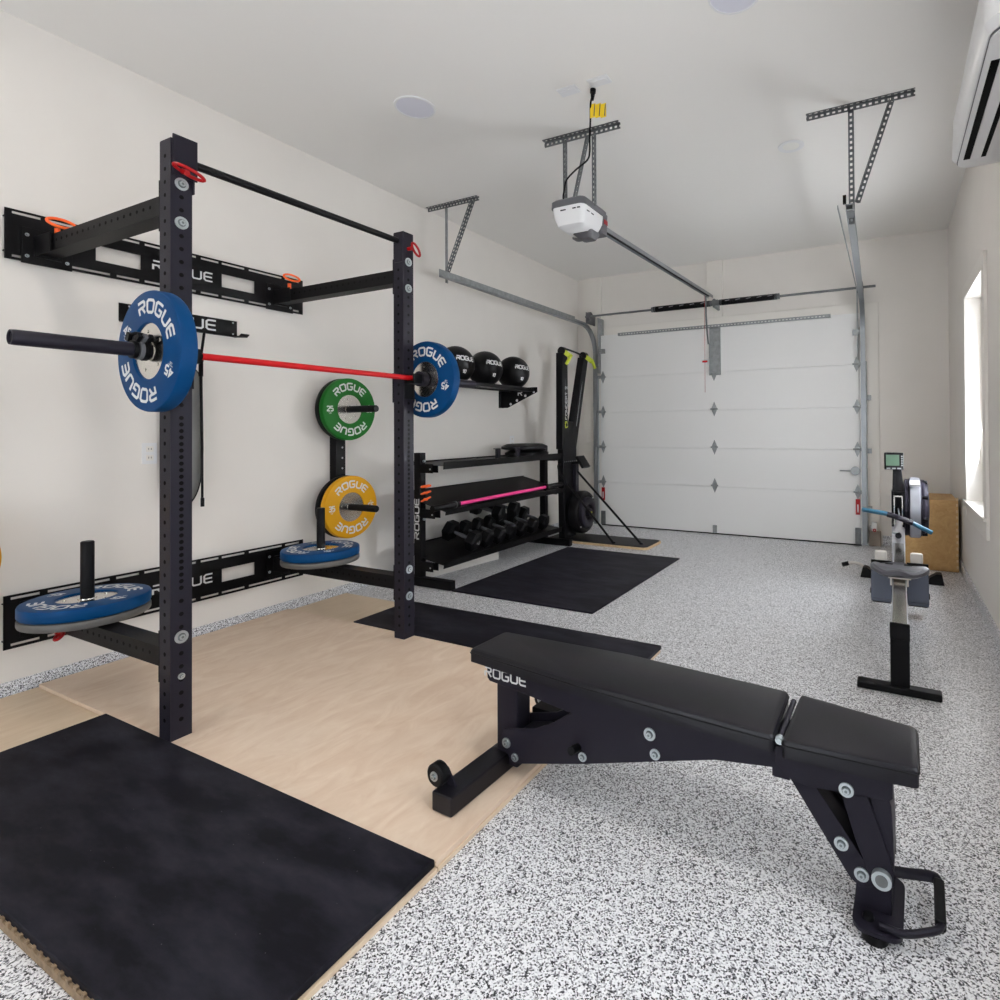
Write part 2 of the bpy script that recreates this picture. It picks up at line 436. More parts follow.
# garage door: five insulated sections
DX0, DX1, DY = .405, 3.405, 6.70
door = MB()
joints = [.012, .548, .988, 1.428, 1.868, 2.405]
for i in range(5):
    z0, z1 = joints[i], joints[i+1]
    door.b2((DX0, DY, z0+.002), (DX1, DY+.05, z1-.003))
    if i < 4: door.b2((DX0, DY+.008, z1-.004), (DX1, DY+.05, z1+.003))
door = door.build('door_1', M['doorw'], bevel=.003); door['kind'] = 'structure'
MB().b2((DX0, DY+.004, 0), (DX1, DY+.045, .016)).build('bottom_seal', M['black'], door)
def hinge(x, z, s=1., side=False):
    h = MB(); y = DY-.003
    h.prism([(x-.028*s, z-.02), (x, z-.085*s), (x+.028*s, z-.02), (x+.028*s, z+.02), (x, z+.085*s), (x-.028*s, z+.02)], y, y+.003)
    h.cyl((x-.04, y-.008, z), (x+.04, y-.008, z), .010, 12)
    for dz in (-.05, .05): h.cyl((x, y-.004, z+dz*s), (x, y, z+dz*s), .006, 8)
    if side:
        h.box((x+side*.03, y-.012, z), (.03, .02, .035)); h.cyl((x, y-.02, z), (x+side*.055, y-.02, z), .006, 10)
        h.cyl((x+side*.045, y-.02, z), (x+side*.058, y-.02, z), .020, 16)
    h.build('hinge', M['galv'], door)
for z in joints[1:5]:
    hinge(1.87, z-.02 if z > 1.8 else z+.012); hinge(DX0+.03, z+.005, .95, -1); hinge(DX1-.03, z+.005, .95, 1)
for x, sg in ((DX0+.03, -1), (DX1-.03, 1)):
    h = MB(); h.box((x, DY-.012, 2.20), (.07, .024, .06)); h.box((x+sg*.02, DY-.03, 2.20), (.03, .05, .03)); h.build('top_roller_bracket', M['galv'], door, bevel=.003)
    h = MB(); h.box((x, DY-.012, .10), (.055, .024, .17)); h.cyl((x, DY-.03, .06), (x, DY-.02, .06), .012, 12); h.cyl((x, DY-.03, .13), (x, DY-.02, .13), .012, 12); h.build('bottom_bracket', M['galvd'], door, bevel=.003)
    h = MB(); h.box((x, DY-.008, .40), (.042, .012, .16)); 
    h.mat(1).box((x, DY-.016, .385), (.014, .004, .08)); h.build('warning_label', [M['redpl'], M['white']], door)
h = MB(); h.box((1.87, DY-.012, .06), (.045, .024, .09)); h.build('bottom_bracket', M['galv'], door, bevel=.003)
h = MB(); h.cyl((DX1-.05, DY-.02, .77), (DX1-.05, DY, .77), .045, 18); h.cyl((DX1-.2, DY-.014, .77), (DX1-.05, DY-.014, .77), .007, 8); h.build('slide_lock', M['galv'], door)
h = MB(); h.panel(1.82, 1.95, 1.83, 2.38, [], DY-.004, DY-.001, 'y'); h.b2((1.82, DY-.030, 1.83), (1.828, DY-.004, 2.2)); h.b2((1.942, DY-.030, 1.83), (1.95, DY-.004, 2.38)); h.b2((1.83, DY-.028, 2.16), (1.87, DY-.004, 2.2)); h.build('operator_bracket', M['galv'], door)
h = MB(); h.b2((.66, DY-.03, 2.378), (3.13, DY-.001, 2.383)); 
hol = [(.69+i*.0375, .69+i*.0375+.02, 2.388, 2.398) for i in range(64)]
h.panel(.66, 3.13, 2.383, 2.412, hol, DY-.032, DY-.029, 'y'); h.build('top_strut', M['galv'], door)

# door tracks (one each side): vertical run, curve, horizontal run with the ceiling hanger
def perf(mb, p0, p1, w, nrm, pitch=.034, t=.003):
    """one flange of punched angle: two long strips and rungs"""
    p0, p1, nrm = Vector(p0), Vector(p1), Vector(nrm).normalized()
    d = p1-p0; Ln = d.length; d.normalize(); s_ = nrm.cross(d).normalized()
    R = Matrix((s_, nrm, d)).transposed()
    for k in (-1, 1): mb.box((p0+p1)/2+s_*k*w*.35, (w*.30, t, Ln), R)
    n = int(Ln/pitch)
    for i in range(n+1): mb.box(p0+d*min(Ln-.006, i*pitch+.006)+s_*0, (w*.6, t, .017), R)
def angle_iron(mb, p0, p1, w, n1, n2):
    perf(mb, p0, p1, w, n1)
    p0, p1 = Vector(p0), Vector(p1); d = (p1-p0).normalized(); n1 = Vector(n1).normalized(); s_ = n1.cross(d).normalized()
    sg = 1 if s_.dot(Vector(n2)) >= 0 else -1
    o = s_*sg*w/2 - n1*w/2
    perf(mb, p0+o, p1+o, w, s_)
def track(x, sgn, yend, lab, dx=0.):
    t = thing('door_track', lab, 'door track', (x, DY-.04, 0), group=None)
    zt, rad = 2.50, .34
    path = [(x, DY-.035, 0.02)]
    for i in range(13):
        a = i/12*PI/2; path.append((x, DY-.035-rad*(1-math.cos(a)), zt-rad+rad*math.sin(a)))
    path.append((x+dx, yend, zt+.015))
    m = MB(); P3 = [Vector(p) for p in path]
    # C-shaped channel swept along the path (in the x / normal plane)
    prof = [(-.022, -.020), (-.022, .020), (.022, .020), (.022, .012), (-.016, .014), (-.016, -.014), (.022, -.012), (.022, -.020)]
    rings = []
    for i, p in enumerate(P3):
        d = (P3[min(i+1, len(P3)-1)]-P3[max(i-1, 0)]).normalized(); nn = Vector((1, 0, 0)).cross(d)
        rings.append([m.bm.verts.new(p+Vector((-sgn*a, 0, 0))+nn*b) for a, b in prof])
    for i in range(len(rings)-1):
        for k in range(8): m.bm.faces.new((rings[i][k], rings[i][(k+1) % 8], rings[i+1][(k+1) % 8], rings[i+1][k]))
    m.bm.faces.new(rings[0]); m.bm.faces.new(rings[-1][::-1])
    m.build('track_channel', M['rail'], t, smooth=False)
    m = MB(); m.b2((x+.022 if sgn > 0 else x-.030, DY-.02, 0.02), (x+.030 if sgn > 0 else x-.022, L-.03, 1.9))
    for z in (.35, .95, 1.5): m.b2((x+(-.07 if sgn < 0 else .022), DY+.03, z), (x+(-.022 if sgn < 0 else .07), L-.031, z+.05))
    m.build('jamb_bracket', M['galv'], t)
    m = MB(); m.b2((x-sgn*.055 if sgn > 0 else x+.045, DY-.06, 1.92), (x-sgn*.045 if sgn > 0 else x+.055, L-.03, 2.62)); m.build('flag_bracket', M['galv'], t)
    # reinforcing angle on the horizontal run
    m = MB(); xx = x-sgn*.026
    m.b2((xx-.002, yend-.05, zt-.005), (xx+.002, DY-.6, zt+(.045 if sgn < 0 else .018))); m.build('reinforcing_angle', M['galv'], t)
    return t, zt
tl, zt = track(.345, -1, 3.90, 'galvanised curved door track on the left wall side')
tr_, zt = track(3.436, 1, 3.92, 'galvanised curved door track on the window side', .036)
def rear_hanger(t, x, y, xa, xb, xd, thin):
    m = MB(); angle_iron(m, (xa, y, H-.016), (xb, y, H-.016), .032, (0, 1, 0), (0, 0, 1)); m.build('ceiling_angle', M['galvd'], t, smooth=False)
    m = MB()
    if thin: m.b2((x-.010, y-.0015, 2.50), (x+.008, y+.0015, H-.02)); m.b2((x-.010, y-.0015, 2.50), (x-.007, y+.030, H-.02))
    else: angle_iron(m, (x, y, 2.46), (x, y, H-.02), .032, (0, 1, 0), (1, 0, 0))
    m.build('hanger_angle', M['galv' if thin else 'galvd'], t, smooth=False)
    m = MB(); angle_iron(m, (x+.035, y-.01, 2.58), (xd, y-.01, H-.03), .028, (0, 1, 0), (0, 0, 1)); m.build('diagonal_brace', M['galvd'], t, smooth=False)
rear_hanger(tl, .237, 4.08, .03, .60, .55, True)
rear_hanger(tr_, 3.475, 4.06, 3.22, 3.82, 3.70, False)
m = MB(); m.box((3.445, 3.90, 2.555), (.018, .018, .05)); m.build('roller_stop', M['black'], tr_)

# torsion spring
t = thing('torsion_spring', 'black torsion spring on a long shaft above the garage door', 'door spring', (1.87, 6.6, 2.64))
m = MB(); m.cyl((.24, 6.6, 2.64), (3.56, 6.6, 2.64), .0125, 12); m.build('shaft', M['galvd'], t)
def spring(x0, x1):
    m = MB(); n = int((x1-x0)/.012); pts = []
    m.cyl((x0, 6.6, 2.64), (x1, 6.6, 2.64), .029, 20)
    k = 16
    for i in range(n*k+1):
        a = 2*PI*i/k; pts.append((x0+(x1-x0)*i/(n*k), 6.6+.031*math.cos(a), 2.64+.031*math.sin(a)))
    m.tube(pts, .0042, 5)
    m.mat(1)
    for i in range(5):
        x = x0+(x1-x0)*(i+.6)/5.4; m.beam((x, 6.564, 2.645), (x+.05, 6.564, 2.652), .004, .006)
    for x in (x0, x1): m.mat(2).cyl((x-.025, 6.6, 2.64), (x+.025, 6.6, 2.64), .032, 16)
    m.build('spring_coil', [M['black'], M['greyprint'], M['galvd']], t)
spring(1.17, 1.86); spring(1.97, 2.60)
m = MB(); m.b2((1.895, 6.575, 2.59), (1.92, L-.036, 2.685)); m.b2((1.89, 6.565, 2.61), (1.96, 6.635, 2.67)); m.build('center_bearing_bracket', M['galvd'], t, bevel=.003)
for x in (.30, 3.41):
    m = MB(); m.cyl((x-.02, 6.6, 2.64), (x+.02, 6.6, 2.64), .055, 24); m.box((x+.03 if x > 2 else x-.03, 6.68, 2.62), (.006, .24, .14)); m.build('cable_drum', M['greypl'], t)

# ------------------------------------------------------------------ opener
OX, OY, OZ = 1.818, 3.62, 2.590
t = thing('garage_door_opener', 'white and grey garage door opener hanging from ceiling brackets', 'garage door opener', (OX, OY, OZ))
def loft(m, secs):
    rings = [[m.bm.verts.new(p) for p in s] for s in secs]; n = len(rings[0])
    for a, b in zip(rings, rings[1:]):
        for k in range(n): m._f([m.bm.faces.new((a[k], a[(k+1) % n], b[(k+1) % n], b[k]))])
    m._f([m.bm.faces.new(rings[0][::-1]), m.bm.faces.new(rings[-1])])
def rrect(cx, cy, z, sx, sy, r, n=5):
    pts = []
    for (qx, qy, a0) in ((1, 1, 0), (-1, 1, PI/2), (-1, -1, PI), (1, -1, 1.5*PI)):
        for i in range(n+1):
            a = a0+PI/2*i/n; pts.append((cx+qx*(sx/2-r)+r*math.cos(a), cy+qy*(sy/2-r)+r*math.sin(a), z))
    return pts
m = MB(); loft(m, [rrect(OX, OY-.01, OZ-.055, .15, .17, .03), rrect(OX, OY-.01, OZ-.035, .20, .24, .035), rrect(OX, OY, OZ+.015, .235, .30, .04), rrect(OX, OY, OZ+.085, .245, .325, .04)])
m.build('lens_cover', M['whitepl'], t)
m = MB(); loft(m, [rrect(OX, OY+.01, OZ+.075, .262, .35, .04), rrect(OX, OY+.01, OZ+.115, .255, .35, .04), rrect(OX, OY+.01, OZ+.128, .23, .32, .04)])
loft(m, [rrect(OX, OY+.150, OZ-.04, .24, .09, .02), rrect(OX, OY+.150, OZ+.10, .25, .09, .02)]); m.build('motor_housing', M['greypl'], t)
m = MB(); loft(m, [rrect(OX+.03, OY+.07, OZ-.085, .09, .09, .02), rrect(OX+.02, OY+.06, OZ-.05, .15, .16, .03), rrect(OX+.02, OY+.06, OZ-.02, .15, .16, .03)]); m.build('camera_pod', M['greypl'], t)
for i, (a, b) in enumerate(((-.05, -.01), (.04, .065), (.075, .095))):
    m = MB(); m.b2((OX+a, OY-.1615, OZ+.048), (OX+b, OY-.152, OZ+.054)); m.build('vent_slot', M['black'], t)
for i in range(2):
    m = MB(); m.b2((OX+.113, OY-.11+i*.06, OZ+.040), (OX+.1215, OY-.075+i*.06, OZ+.046)); m.build('vent_slot', M['black'], t)
m = MB(); m.b2((OX+.1235, OY+.13, OZ+.03), (OX+.1265, OY+.18, OZ+.06)); m.build('badge', M['redpl'], t)
m = MB(); ra, rb = Vector((OX+.03, OY+.17, 2.655)), Vector((OX+.03, 6.66, 2.745))
m.beam(ra, rb, .055, .006); m.beam(ra+Vector((-.026, 0, -.014)), rb+Vector((-.026, 0, -.014)), .004, .03); m.beam(ra+Vector((.026, 0, -.014)), rb+Vector((.026, 0, -.014)), .004, .03); m.build('drive_rail', M['rail'], t)
m = MB(); m.beam(ra+Vector((0, 0, -.014)), rb+Vector((0, -.04, -.014)), .03, .008); m.build('belt', M['black'], t)
m = MB(); m.tube([(OX+.02, 6.5, OZ+.12), (OX+.01, 6.54, 2.50), (OX+.005, 6.60, 2.30), (OX+.0, 6.66, 2.19)], .010, 8); m.build('door_arm', M['galvd'], t)
m = MB(); m.cyl((OX+.02, 6.45, OZ+.12), (OX+.02, 6.45, 1.62), .0022, 6); m.build('release_cord', M['redpl'], t)
m = MB(); m.cyl((OX-.008, 6.45, 1.965), (OX+.048, 6.45, 1.965), .011, 8); m.build('release_handle', M['redpl'], t)
# hanging brackets
m = MB(); angle_iron(m, (1.58, 3.575, H-.02), (2.145, 3.585, H-.02), .036, (0, 1, 0), (0, 0, 1)); m.build('ceiling_angle', M['galvd'], t, smooth=False)
for a, b in (((1.733, 3.585, OZ+.12), (1.733, 3.585, H-.03)), ((1.785, 3.60, OZ+.13), (1.897, 3.60, H-.03)), ((1.945, 3.60, OZ+.10), (1.945, 3.60, H-.03))):
    m = MB(); angle_iron(m, a, b, .032, (0, 1, 0), (1, 0, 0)); m.build('hanger_angle', M['galvd'], t, smooth=False)

# power cord
tc_ = t
def smooth_path(pts, n=8):
    P = [Vector(p) for p in pts]; out = []
    for i in range(len(P)-1):
        p0 = P[max(i-1, 0)]; p1 = P[i]; p2 = P[i+1]; p3 = P[min(i+2, len(P)-1)]
        for k in range(n):
            s = k/n; out.append(.5*((2*p1)+(p2-p0)*s+(2*p0-5*p1+4*p2-p3)*s*s+(-p0+3*p1-3*p2+p3)*s**3))
    out.append(P[-1]); return out
m = MB(); m.tube(smooth_path([(2.163, 3.17, H-.05), (2.145, 3.18, 3.10), (2.122, 3.22, 3.04), (2.095, 3.26, 2.945), (2.073, 3.30, 2.886), (2.044, 3.32, 2.85), (1.938, 3.36, 2.827), (1.853, 3.40, 2.80), (1.811, 3.44, 2.76), (1.790, 3.465, 2.715), (1.81, 3.49, 2.70), (1.85, 3.52, 2.715), (1.88, 3.55, 2.70)]), .0055, 8); pc = m.build('power_cord', M['black'], tc_)
m = MB(); m.cyl((2.165, 3.17, H-.035), (2.160, 3.172, H-.075), .014, 12, .008); m.cyl((2.166, 3.17, H-.014), (2.165, 3.17, H-.035), .017, 12); m.build('plug', M['black'], pc)
tt = thing('warning_tag', 'yellow folded warning tag wrapped on the ceiling cord', 'tag', (2.14, 3.19, 3.0))
m = MB()
for k in range(3):
    m.mat(0).b2((2.136+k*.034, 3.19, 3.020-.008*k), (2.170+k*.034, 3.193, 3.098-.008*k)); m.mat(1).beam((2.162+k*.034, 3.188, 3.025-.008*k), (2.168+k*.034, 3.188, 3.09-.008*k), .006, .003)
m.build('tag_sheet', [M['yellowtag'], M['greypl']], tt)
for i, (x, y, lb) in enumerate(((2.23, 3.135, 'white ceiling outlet with the black cord plugged in'), (2.03, 3.135, 'empty white ceiling outlet left of the plugged one'))):
    t = thing('ceiling_outlet', lb, 'outlet', (x, y, H))
    m = MB(); m.b2((x-.068, y-.04, H-.006), (x+.058, y+.04, H)); m.build('cover_plate', M['whitepl'], t, bevel=.003)
    m = MB(); m.b2((x-.050, y-.018, H-.010), (x+.045, y+.018, H-.006)); m.build('socket', M['whitepl'], t, bevel=.003)

for x, y, lb in ((1.11, 2.853, 'round ceiling speaker nearer the left wall'), (3.06, 2.85, 'round ceiling speaker cut by the top edge of the photo')):
    t = thing('ceiling_speaker', lb, 'speaker', (x, y, H))
    T = Matrix.Translation((x, y, H))
    m = MB(); m.lathe([(.108, -.001), (.122, -.001), (.120, -.007), (.110, -.008)], T, 48); m.build('rim', M['whitepl'], t)
    m = MB(); m.lathe([(.0, -.006), (.109, -.006), (.109, -.001), (0, -.001)], T, 48, closed=False); m.build('grille', M['speaker'], t)
def downlight(x, y, lb):
    t = thing('recessed_light', lb, 'ceiling light', (x, y, H), group=None)
    T = Matrix.Translation((x, y, H))
    m = MB(); m.lathe([(.068, -.001), (.088, -.001), (.086, -.006), (.070, -.008), (.055, -.003)], T, 48); m.build('trim_ring', M['whitepl'], t)
    m = MB(); m.lathe([(0, -.0015), (.058, -.0015), (.058, -.0005), (0, -.0005)], T, 40, closed=False); m.build('lens', M['lens'], t)
downlight(3.074, 4.405, 'round recessed ceiling light near the right door track hanger')

# ------------------------------------------------------------------ air conditioner
t = thing('air_conditioner', 'white wall mounted split air conditioner high on the window wall', 'air conditioner', (4.1, 3.27, 2.6))
m = MB()
def acsec(z, x0, y0, y1, r=.07):
    x1 = W-.0004; pts = [(x1, y1, z)]
    for i in range(9):
        a = PI/2+PI/2*i/8; pts.append((x0+r+r*math.cos(a), y1-r+r*math.sin(a), z))
    for i in range(9):
        a = PI+PI/2*i/8; pts.append((x0+r+r*math.cos(a), y0+r+r*math.sin(a), z))
    pts.append((x1, y0, z)); return pts
loft(m, [acsec(2.612, 3.995, 2.66, 3.875), acsec(2.64, 3.978, 2.64, 3.89), acsec(2.84, 3.985, 2.64, 3.89), acsec(2.89, 4.02, 2.66, 3.87)]); m.build('casing', M['whitepl'], t)
m = MB(); loft(m, [acsec(2.606, 3.998, 2.664, 3.872), acsec(2.612, 3.998, 2.664, 3.872)]); m.build('panel_seam', M['greypl'], t)
m = MB(); loft(m, [acsec(2.597, 4.008, 2.675, 3.862), acsec(2.601, 4.001, 2.667, 3.869), acsec(2.606, 4.001, 2.667, 3.869)]); m.build('lower_panel', M['whitepl'], t)
for xa, xb in ((4.021, 4.050), (4.095, 4.118)):
    m = MB(); m.b2((xa, 2.86, 2.5955), (xb, 3.745, 2.597)); m.build('air_slot', M['hole'], t)
m = MB(); m.box((4.073, 3.30, 2.589), (.042, .86, .004), Matrix.Rotation(.22, 3, 'Y')); m.build('air_vane', M['whitepl'], t, bevel=.0015)
m = MB(); m.cyl((4.05, 2.79, 2.597), (4.05, 2.79, 2.594), .007, 14); m.build('status_light', M['led'], t)

# ------------------------------------------------------------------ wall outlets
def outlet(p, n, r, lb):
    p = Vector(p); n = Vector(n)
    t = thing('wall_outlet', lb, 'outlet', p)
    T = axisT(p, n, (0, 0, 1))
    def bx(m, a, b):
        c = [(i+j)/2 for i, j in zip(a, b)]; d = [j-i for i, j in zip(a, b)]
        m.box(T @ Vector(c), d, T.to_3x3())
    m = MB(); bx(m, (-.036, -.058, 0), (.036, .058, .006)); m.build('cover_plate', M['whitepl'], t, bevel=.002)
    for s in (-.024, .024):
        m = MB(); bx(m, (-.017, s-.015, .006), (.017, s+.015, .009)); m.mat(1)
        for k in (-.006, .006): bx(m, (k-.0012, s-.004, .009), (k+.0012, s+.006, .0095))
        m.build('receptacle', [M['trim'], M['hole']], t)
outlet((0, 1.976, 1.098), (1, 0, 0), 0, 'white double outlet on the left wall beside the near upright')
outlet((0, 5.35, 1.09), (1, 0, 0), 0, 'white outlet on the left wall above the storage shelves')

# ------------------------------------------------------------------ lifting platform
PZ = .030
t = thing('lifting_platform', 'low birch plywood lifting platform under the rack', 'platform', (1.3, 2.1, 0))
m = MB(); m.b2((.06, .897, .0005), (2.545, 1.50, .014)); m.b2((.06, 1.503, .0005), (2.545, 3.20, .014)); m.build('base_sheet', M['plylow'], t, bevel=.001)
m = MB(); m.b2((.07, 1.4998, .0145), (2.540, 2.745, PZ)); m.build('top_sheet', M['ply'], t, bevel=.0015)
m = MB(); m.b2((1.0, .890, .0005), (2.52, .8965, .020)); 
for i in range(44): m.b2((1.0+i*.035, .8905, .020), (1.012+i*.035, .8965, .027))
m.build('edge_strip', M['pallet'], t)
def matt(x0, x1, y0, y1, z0, z1, lb):
    o = MB().b2((x0, y0, z0), (x1, y1, z1)).build('rubber_mat', M['rubber'], None, bevel=.004)
    tag(o, lb, 'mat'); return o
matt(.712, 2.537, .898, 1.4992, .0145, .036, 'black rubber mat on the near side of the platform, closest to the camera')
matt(.69, 2.545, 2.7455, 3.215, .0145, .036, 'narrow black rubber mat under the far upright')
matt(.71, 1.915, 3.60, 5.335, .0005, .011, 'black rubber mat on the speckled floor in front of the storage shelves')

# ------------------------------------------------------------------ power rack
RX, A = 1.2012, .0762
Y1, Y2 = 1.50, 2.6684
rack = thing('power_rack', 'black wall mounted power rack on the plywood platform', 'power rack', (.6, 2.12, PZ))
def upright(y, ztop, nb):
    m = MB(); x0, x1 = RX-A, RX
    m.b2((x0, y, PZ+.0005), (x1, y+A, ztop))
    m.bev(.005).mat(1)
    z = 2.186; 
    zz = []
    z = 2.186+.0508*1.5
    k = 2.186-.0508
    while k > .1:
        zz.append(k)
        k -= .0254 if (.62 < k < 1.28) else .0508
    for z in zz:
        if any(abs(z-b) < .012 for b in (2.034, .421, .269)): continue
        m.cyl((RX-.0002, y+A/2, z), (RX+.0006, y+A/2, z), .0082, 14)
    z = 2.29
    while z > .1:
        m.cyl((RX-A/2, y-.0006, z), (RX-A/2, y+.0002, z), .0082, 14); z -= .0508
    o = m.build('upright', [M['upright'], M['hole']], rack)
    m = MB(); m.b2((x0+.001, y+.001, ztop), (x1-.001, y+A-.001, ztop+.004)); m.build('end_cap', M['plastic'], o, bevel=.001)
    for z, r in ((2.186, .024), (2.034, .024), (.421, .024), (.269, .012 if nb else .024)):
        m = MB(); bolt(m, (RX, y+A/2, z), (1, 0, 0), r); m.build('bolt', [M['zinc'], M['bolthead']], o)
    return o
u1 = upright(Y1, 2.352, 1); u2 = upright(Y2, 2.352, 0)
# flanges and arms to the wall
def arm(y, zc):
    m = MB(); m.b2((.055, y, zc-.038), (RX-A-.006, y+A, zc+.038)); m.bev(.004).mat(1)
    x = .14
    while x < RX-A-.03:
        m.cyl((x, y-.0006, zc+.005), (x, y+.0002, zc+.005), .0075, 12); x += .0508
    m.build('crossmember', [M['black'], M['hole']], rack)
    m = MB(); m.b2((RX-A-.0065, y-.001, zc-.100), (RX-A-.0005, y+A+.001, zc+.100)); m.build('flange', M['black'], rack, bevel=.001)
    m = MB(); m.b2((.031, y-.055, zc-.085), (.038, y+A+.055, zc+.085)); m.b2((.038, y-.012, zc-.05), (.055, y+A+.012, zc+.05)); m.b2((.038, y-.0115, zc-.046), (.21, y-.0055, zc+.046)); o2 = m.build('wall_bracket', M['black'], rack, bevel=.002)
    for dy in (-.035, A+.035):
        for dz in (-.05, .05):
            m = MB(); bolt(m, (.038, y+dy, zc+dz), (1, 0, 0), .008, .002, .006); m.build('bolt', [M['zinc'], M['bolthead']], o2)
for y in (Y1, Y2):
    arm(y, 2.103); arm(y, .345)
# wall plates with slots
def wall_plate(z0, z1, up):
    y0, y1 = 1.392, 2.878; cz = (z0+z1)/2
    hol = []
    tops = [(1.416, 1.517), (1.545, 1.79), (1.816, 1.919), (1.942, 2.04), (2.065, 2.20), (2.225, 2.326), (2.343, 2.481), (2.506, 2.726), (2.747, 2.85)]
    for a, b in tops:
        hol.append((a, b, z1-.022, z1-.010)); hol.append((a, b, z0+.012, z0+.024))
    hol += [(1.728, 1.925, cz-.042, cz+.038), (2.343, 2.544, cz-.042, cz+.038)]
    m = MB(); m.panel(y0, y1, z0, z1, hol, .022, .028, 'x'); m.b2((.003, y0, z0+.035), (.022, y1, z0+.040)); m.b2((.003, y0, z1-.040), (.022, y1, z1-.035))
    o = m.build('wall_plate', M['black'], rack)
    m = MB(); letter_mb(m, 'ROGUE', flat_map((.0288, 2.135, cz), (0, 1, 0), (0, 0, 1)), .048, 1.15, .18, .32); m.build('lettering', M['white'], o, smooth=False)
wall_plate(2.026, 2.262, 1); wall_plate(.217, .465, 0)
# pull-up bar with end brackets
m = MB(); m.cyl((RX-.042, Y1+A, 2.297), (RX-.042, Y2, 2.305), .0165, 20); m.build('pull_up_bar', M['black'], rack)
m = MB(); m.b2((RX+.0005, Y1+.006, 2.212), (RX+.008, Y1+A+.016, 2.372)); m.b2((RX-A+.01, Y1+A, 2.16), (RX+.008, Y1+A+.006, 2.372)); m.build('bar_bracket', M['upright'], rack, bevel=.001)
m = MB(); m.b2((RX-A+.01, Y2-.006, 2.18), (RX, Y2, 2.31)); m.build('bar_bracket', M['upright'], rack, bevel=.001)
# pins
def loop(m, c, u, v, a, b, r=.0045, n=20, tw=0):
    c, u, v = Vector(c), Vector(u).normalized(), Vector(v).normalized()
    pts = [c+u*a*math.cos(2*PI*i/n)+v*b*math.sin(2*PI*i/n) for i in range(n)]
    m.tube(pts, r, 8, closed=True)
def pull_pin(c, u, v, a, b, mt, lab, knob, post=None):
    m = MB(); loop(m, c, u, v, a, b, .0068); m.cyl(knob[0], knob[1], .011, 14)
    o = m.build('pull_pin', mt, rack); label(o, lab)
pull_pin((RX+.03, Y1+A/2+.012, 2.232), (.25, 1, -.35), (.9, -.1, .2), .052, .020, M['redpl'], 'red pin handle', ((RX+.008, Y1+A/2, 2.235), (RX+.04, Y1+A/2, 2.222)))
pull_pin((RX+.03, Y2+A/2+.03, 2.262), (.1, .6, -.9), (.9, .3, .2), .040, .014, M['redpl'], 'red pin handle', ((RX, Y2+A/2, 2.262), (RX+.025, Y2+A/2, 2.262)))
pull_pin((.205, Y1+.030, 2.198), (.2, 1, -.1), (-.25, .1, 1), .050, .020, M['orange'], 'orange pin handle', ((.15, Y1+.035, 2.142), (.15, Y1+.035, 2.185)))
pull_pin((.165, Y2+.035, 2.225), (.2, 1, -.1), (-.25, .1, 1), .050, .020, M['orange'], 'orange pin handle', ((.14, Y2+.035, 2.142), (.14, Y2+.035, 2.19)))
pull_pin((.375, Y1-.035, .315), (1, -.2, 0), (0, .8, .6), .026, .018, M['redpl'], 'red pin handle', ((.33, Y1, .32), (.33, Y1-.03, .31)))
m = MB(); m.b2((.128, Y1-.0022, 2.075), (.165, Y1-.0006, 2.105)); m.mat(1).b2((.128, Y1-.0022, 2.106), (.165, Y1-.0006, 2.117)); o = m.build('caution_sticker', [M['greyprint'], M['redpl']], rack); 
# J-cups
BX, BZ = 1.2255, 1.517
def jcup(y):
    m = MB(); m.b2((RX-A-.006, y-.006, BZ-.14), (RX-A-.0005, y+A+.006, BZ+.03)); m.b2((RX-A-.006, y+A+.0005, BZ-.13), (RX+.004, y+A+.006, BZ+.03))
    m.b2((RX+.0005, y+.004, BZ-.12), (RX+.005, y+A-.004, BZ+.02)); m.b2((RX+.0005, y+.006, BZ-.035), (RX+.075, y+A-.006, BZ-.0175)); m.b2((RX+.066, y+.006, BZ-.035), (RX+.076, y+A-.006, BZ+.022)); m.build('j_cup', M['plastic'], rack, bevel=.002)
jcup(Y1); jcup(Y2)
# vertical plate pegs on the lower crossmembers
pegx = .443
for y in (Y1, Y2):
    m = MB(); m.lathe([(.0, .383), (.040, .383), (.040, .391), (.0245, .391), (.0245, .725), (.021, .729), (0, .729)], Matrix.Translation((pegx, y+A/2, 0)), 28, closed=False); m.build('plate_peg', M['plastic'], rack)

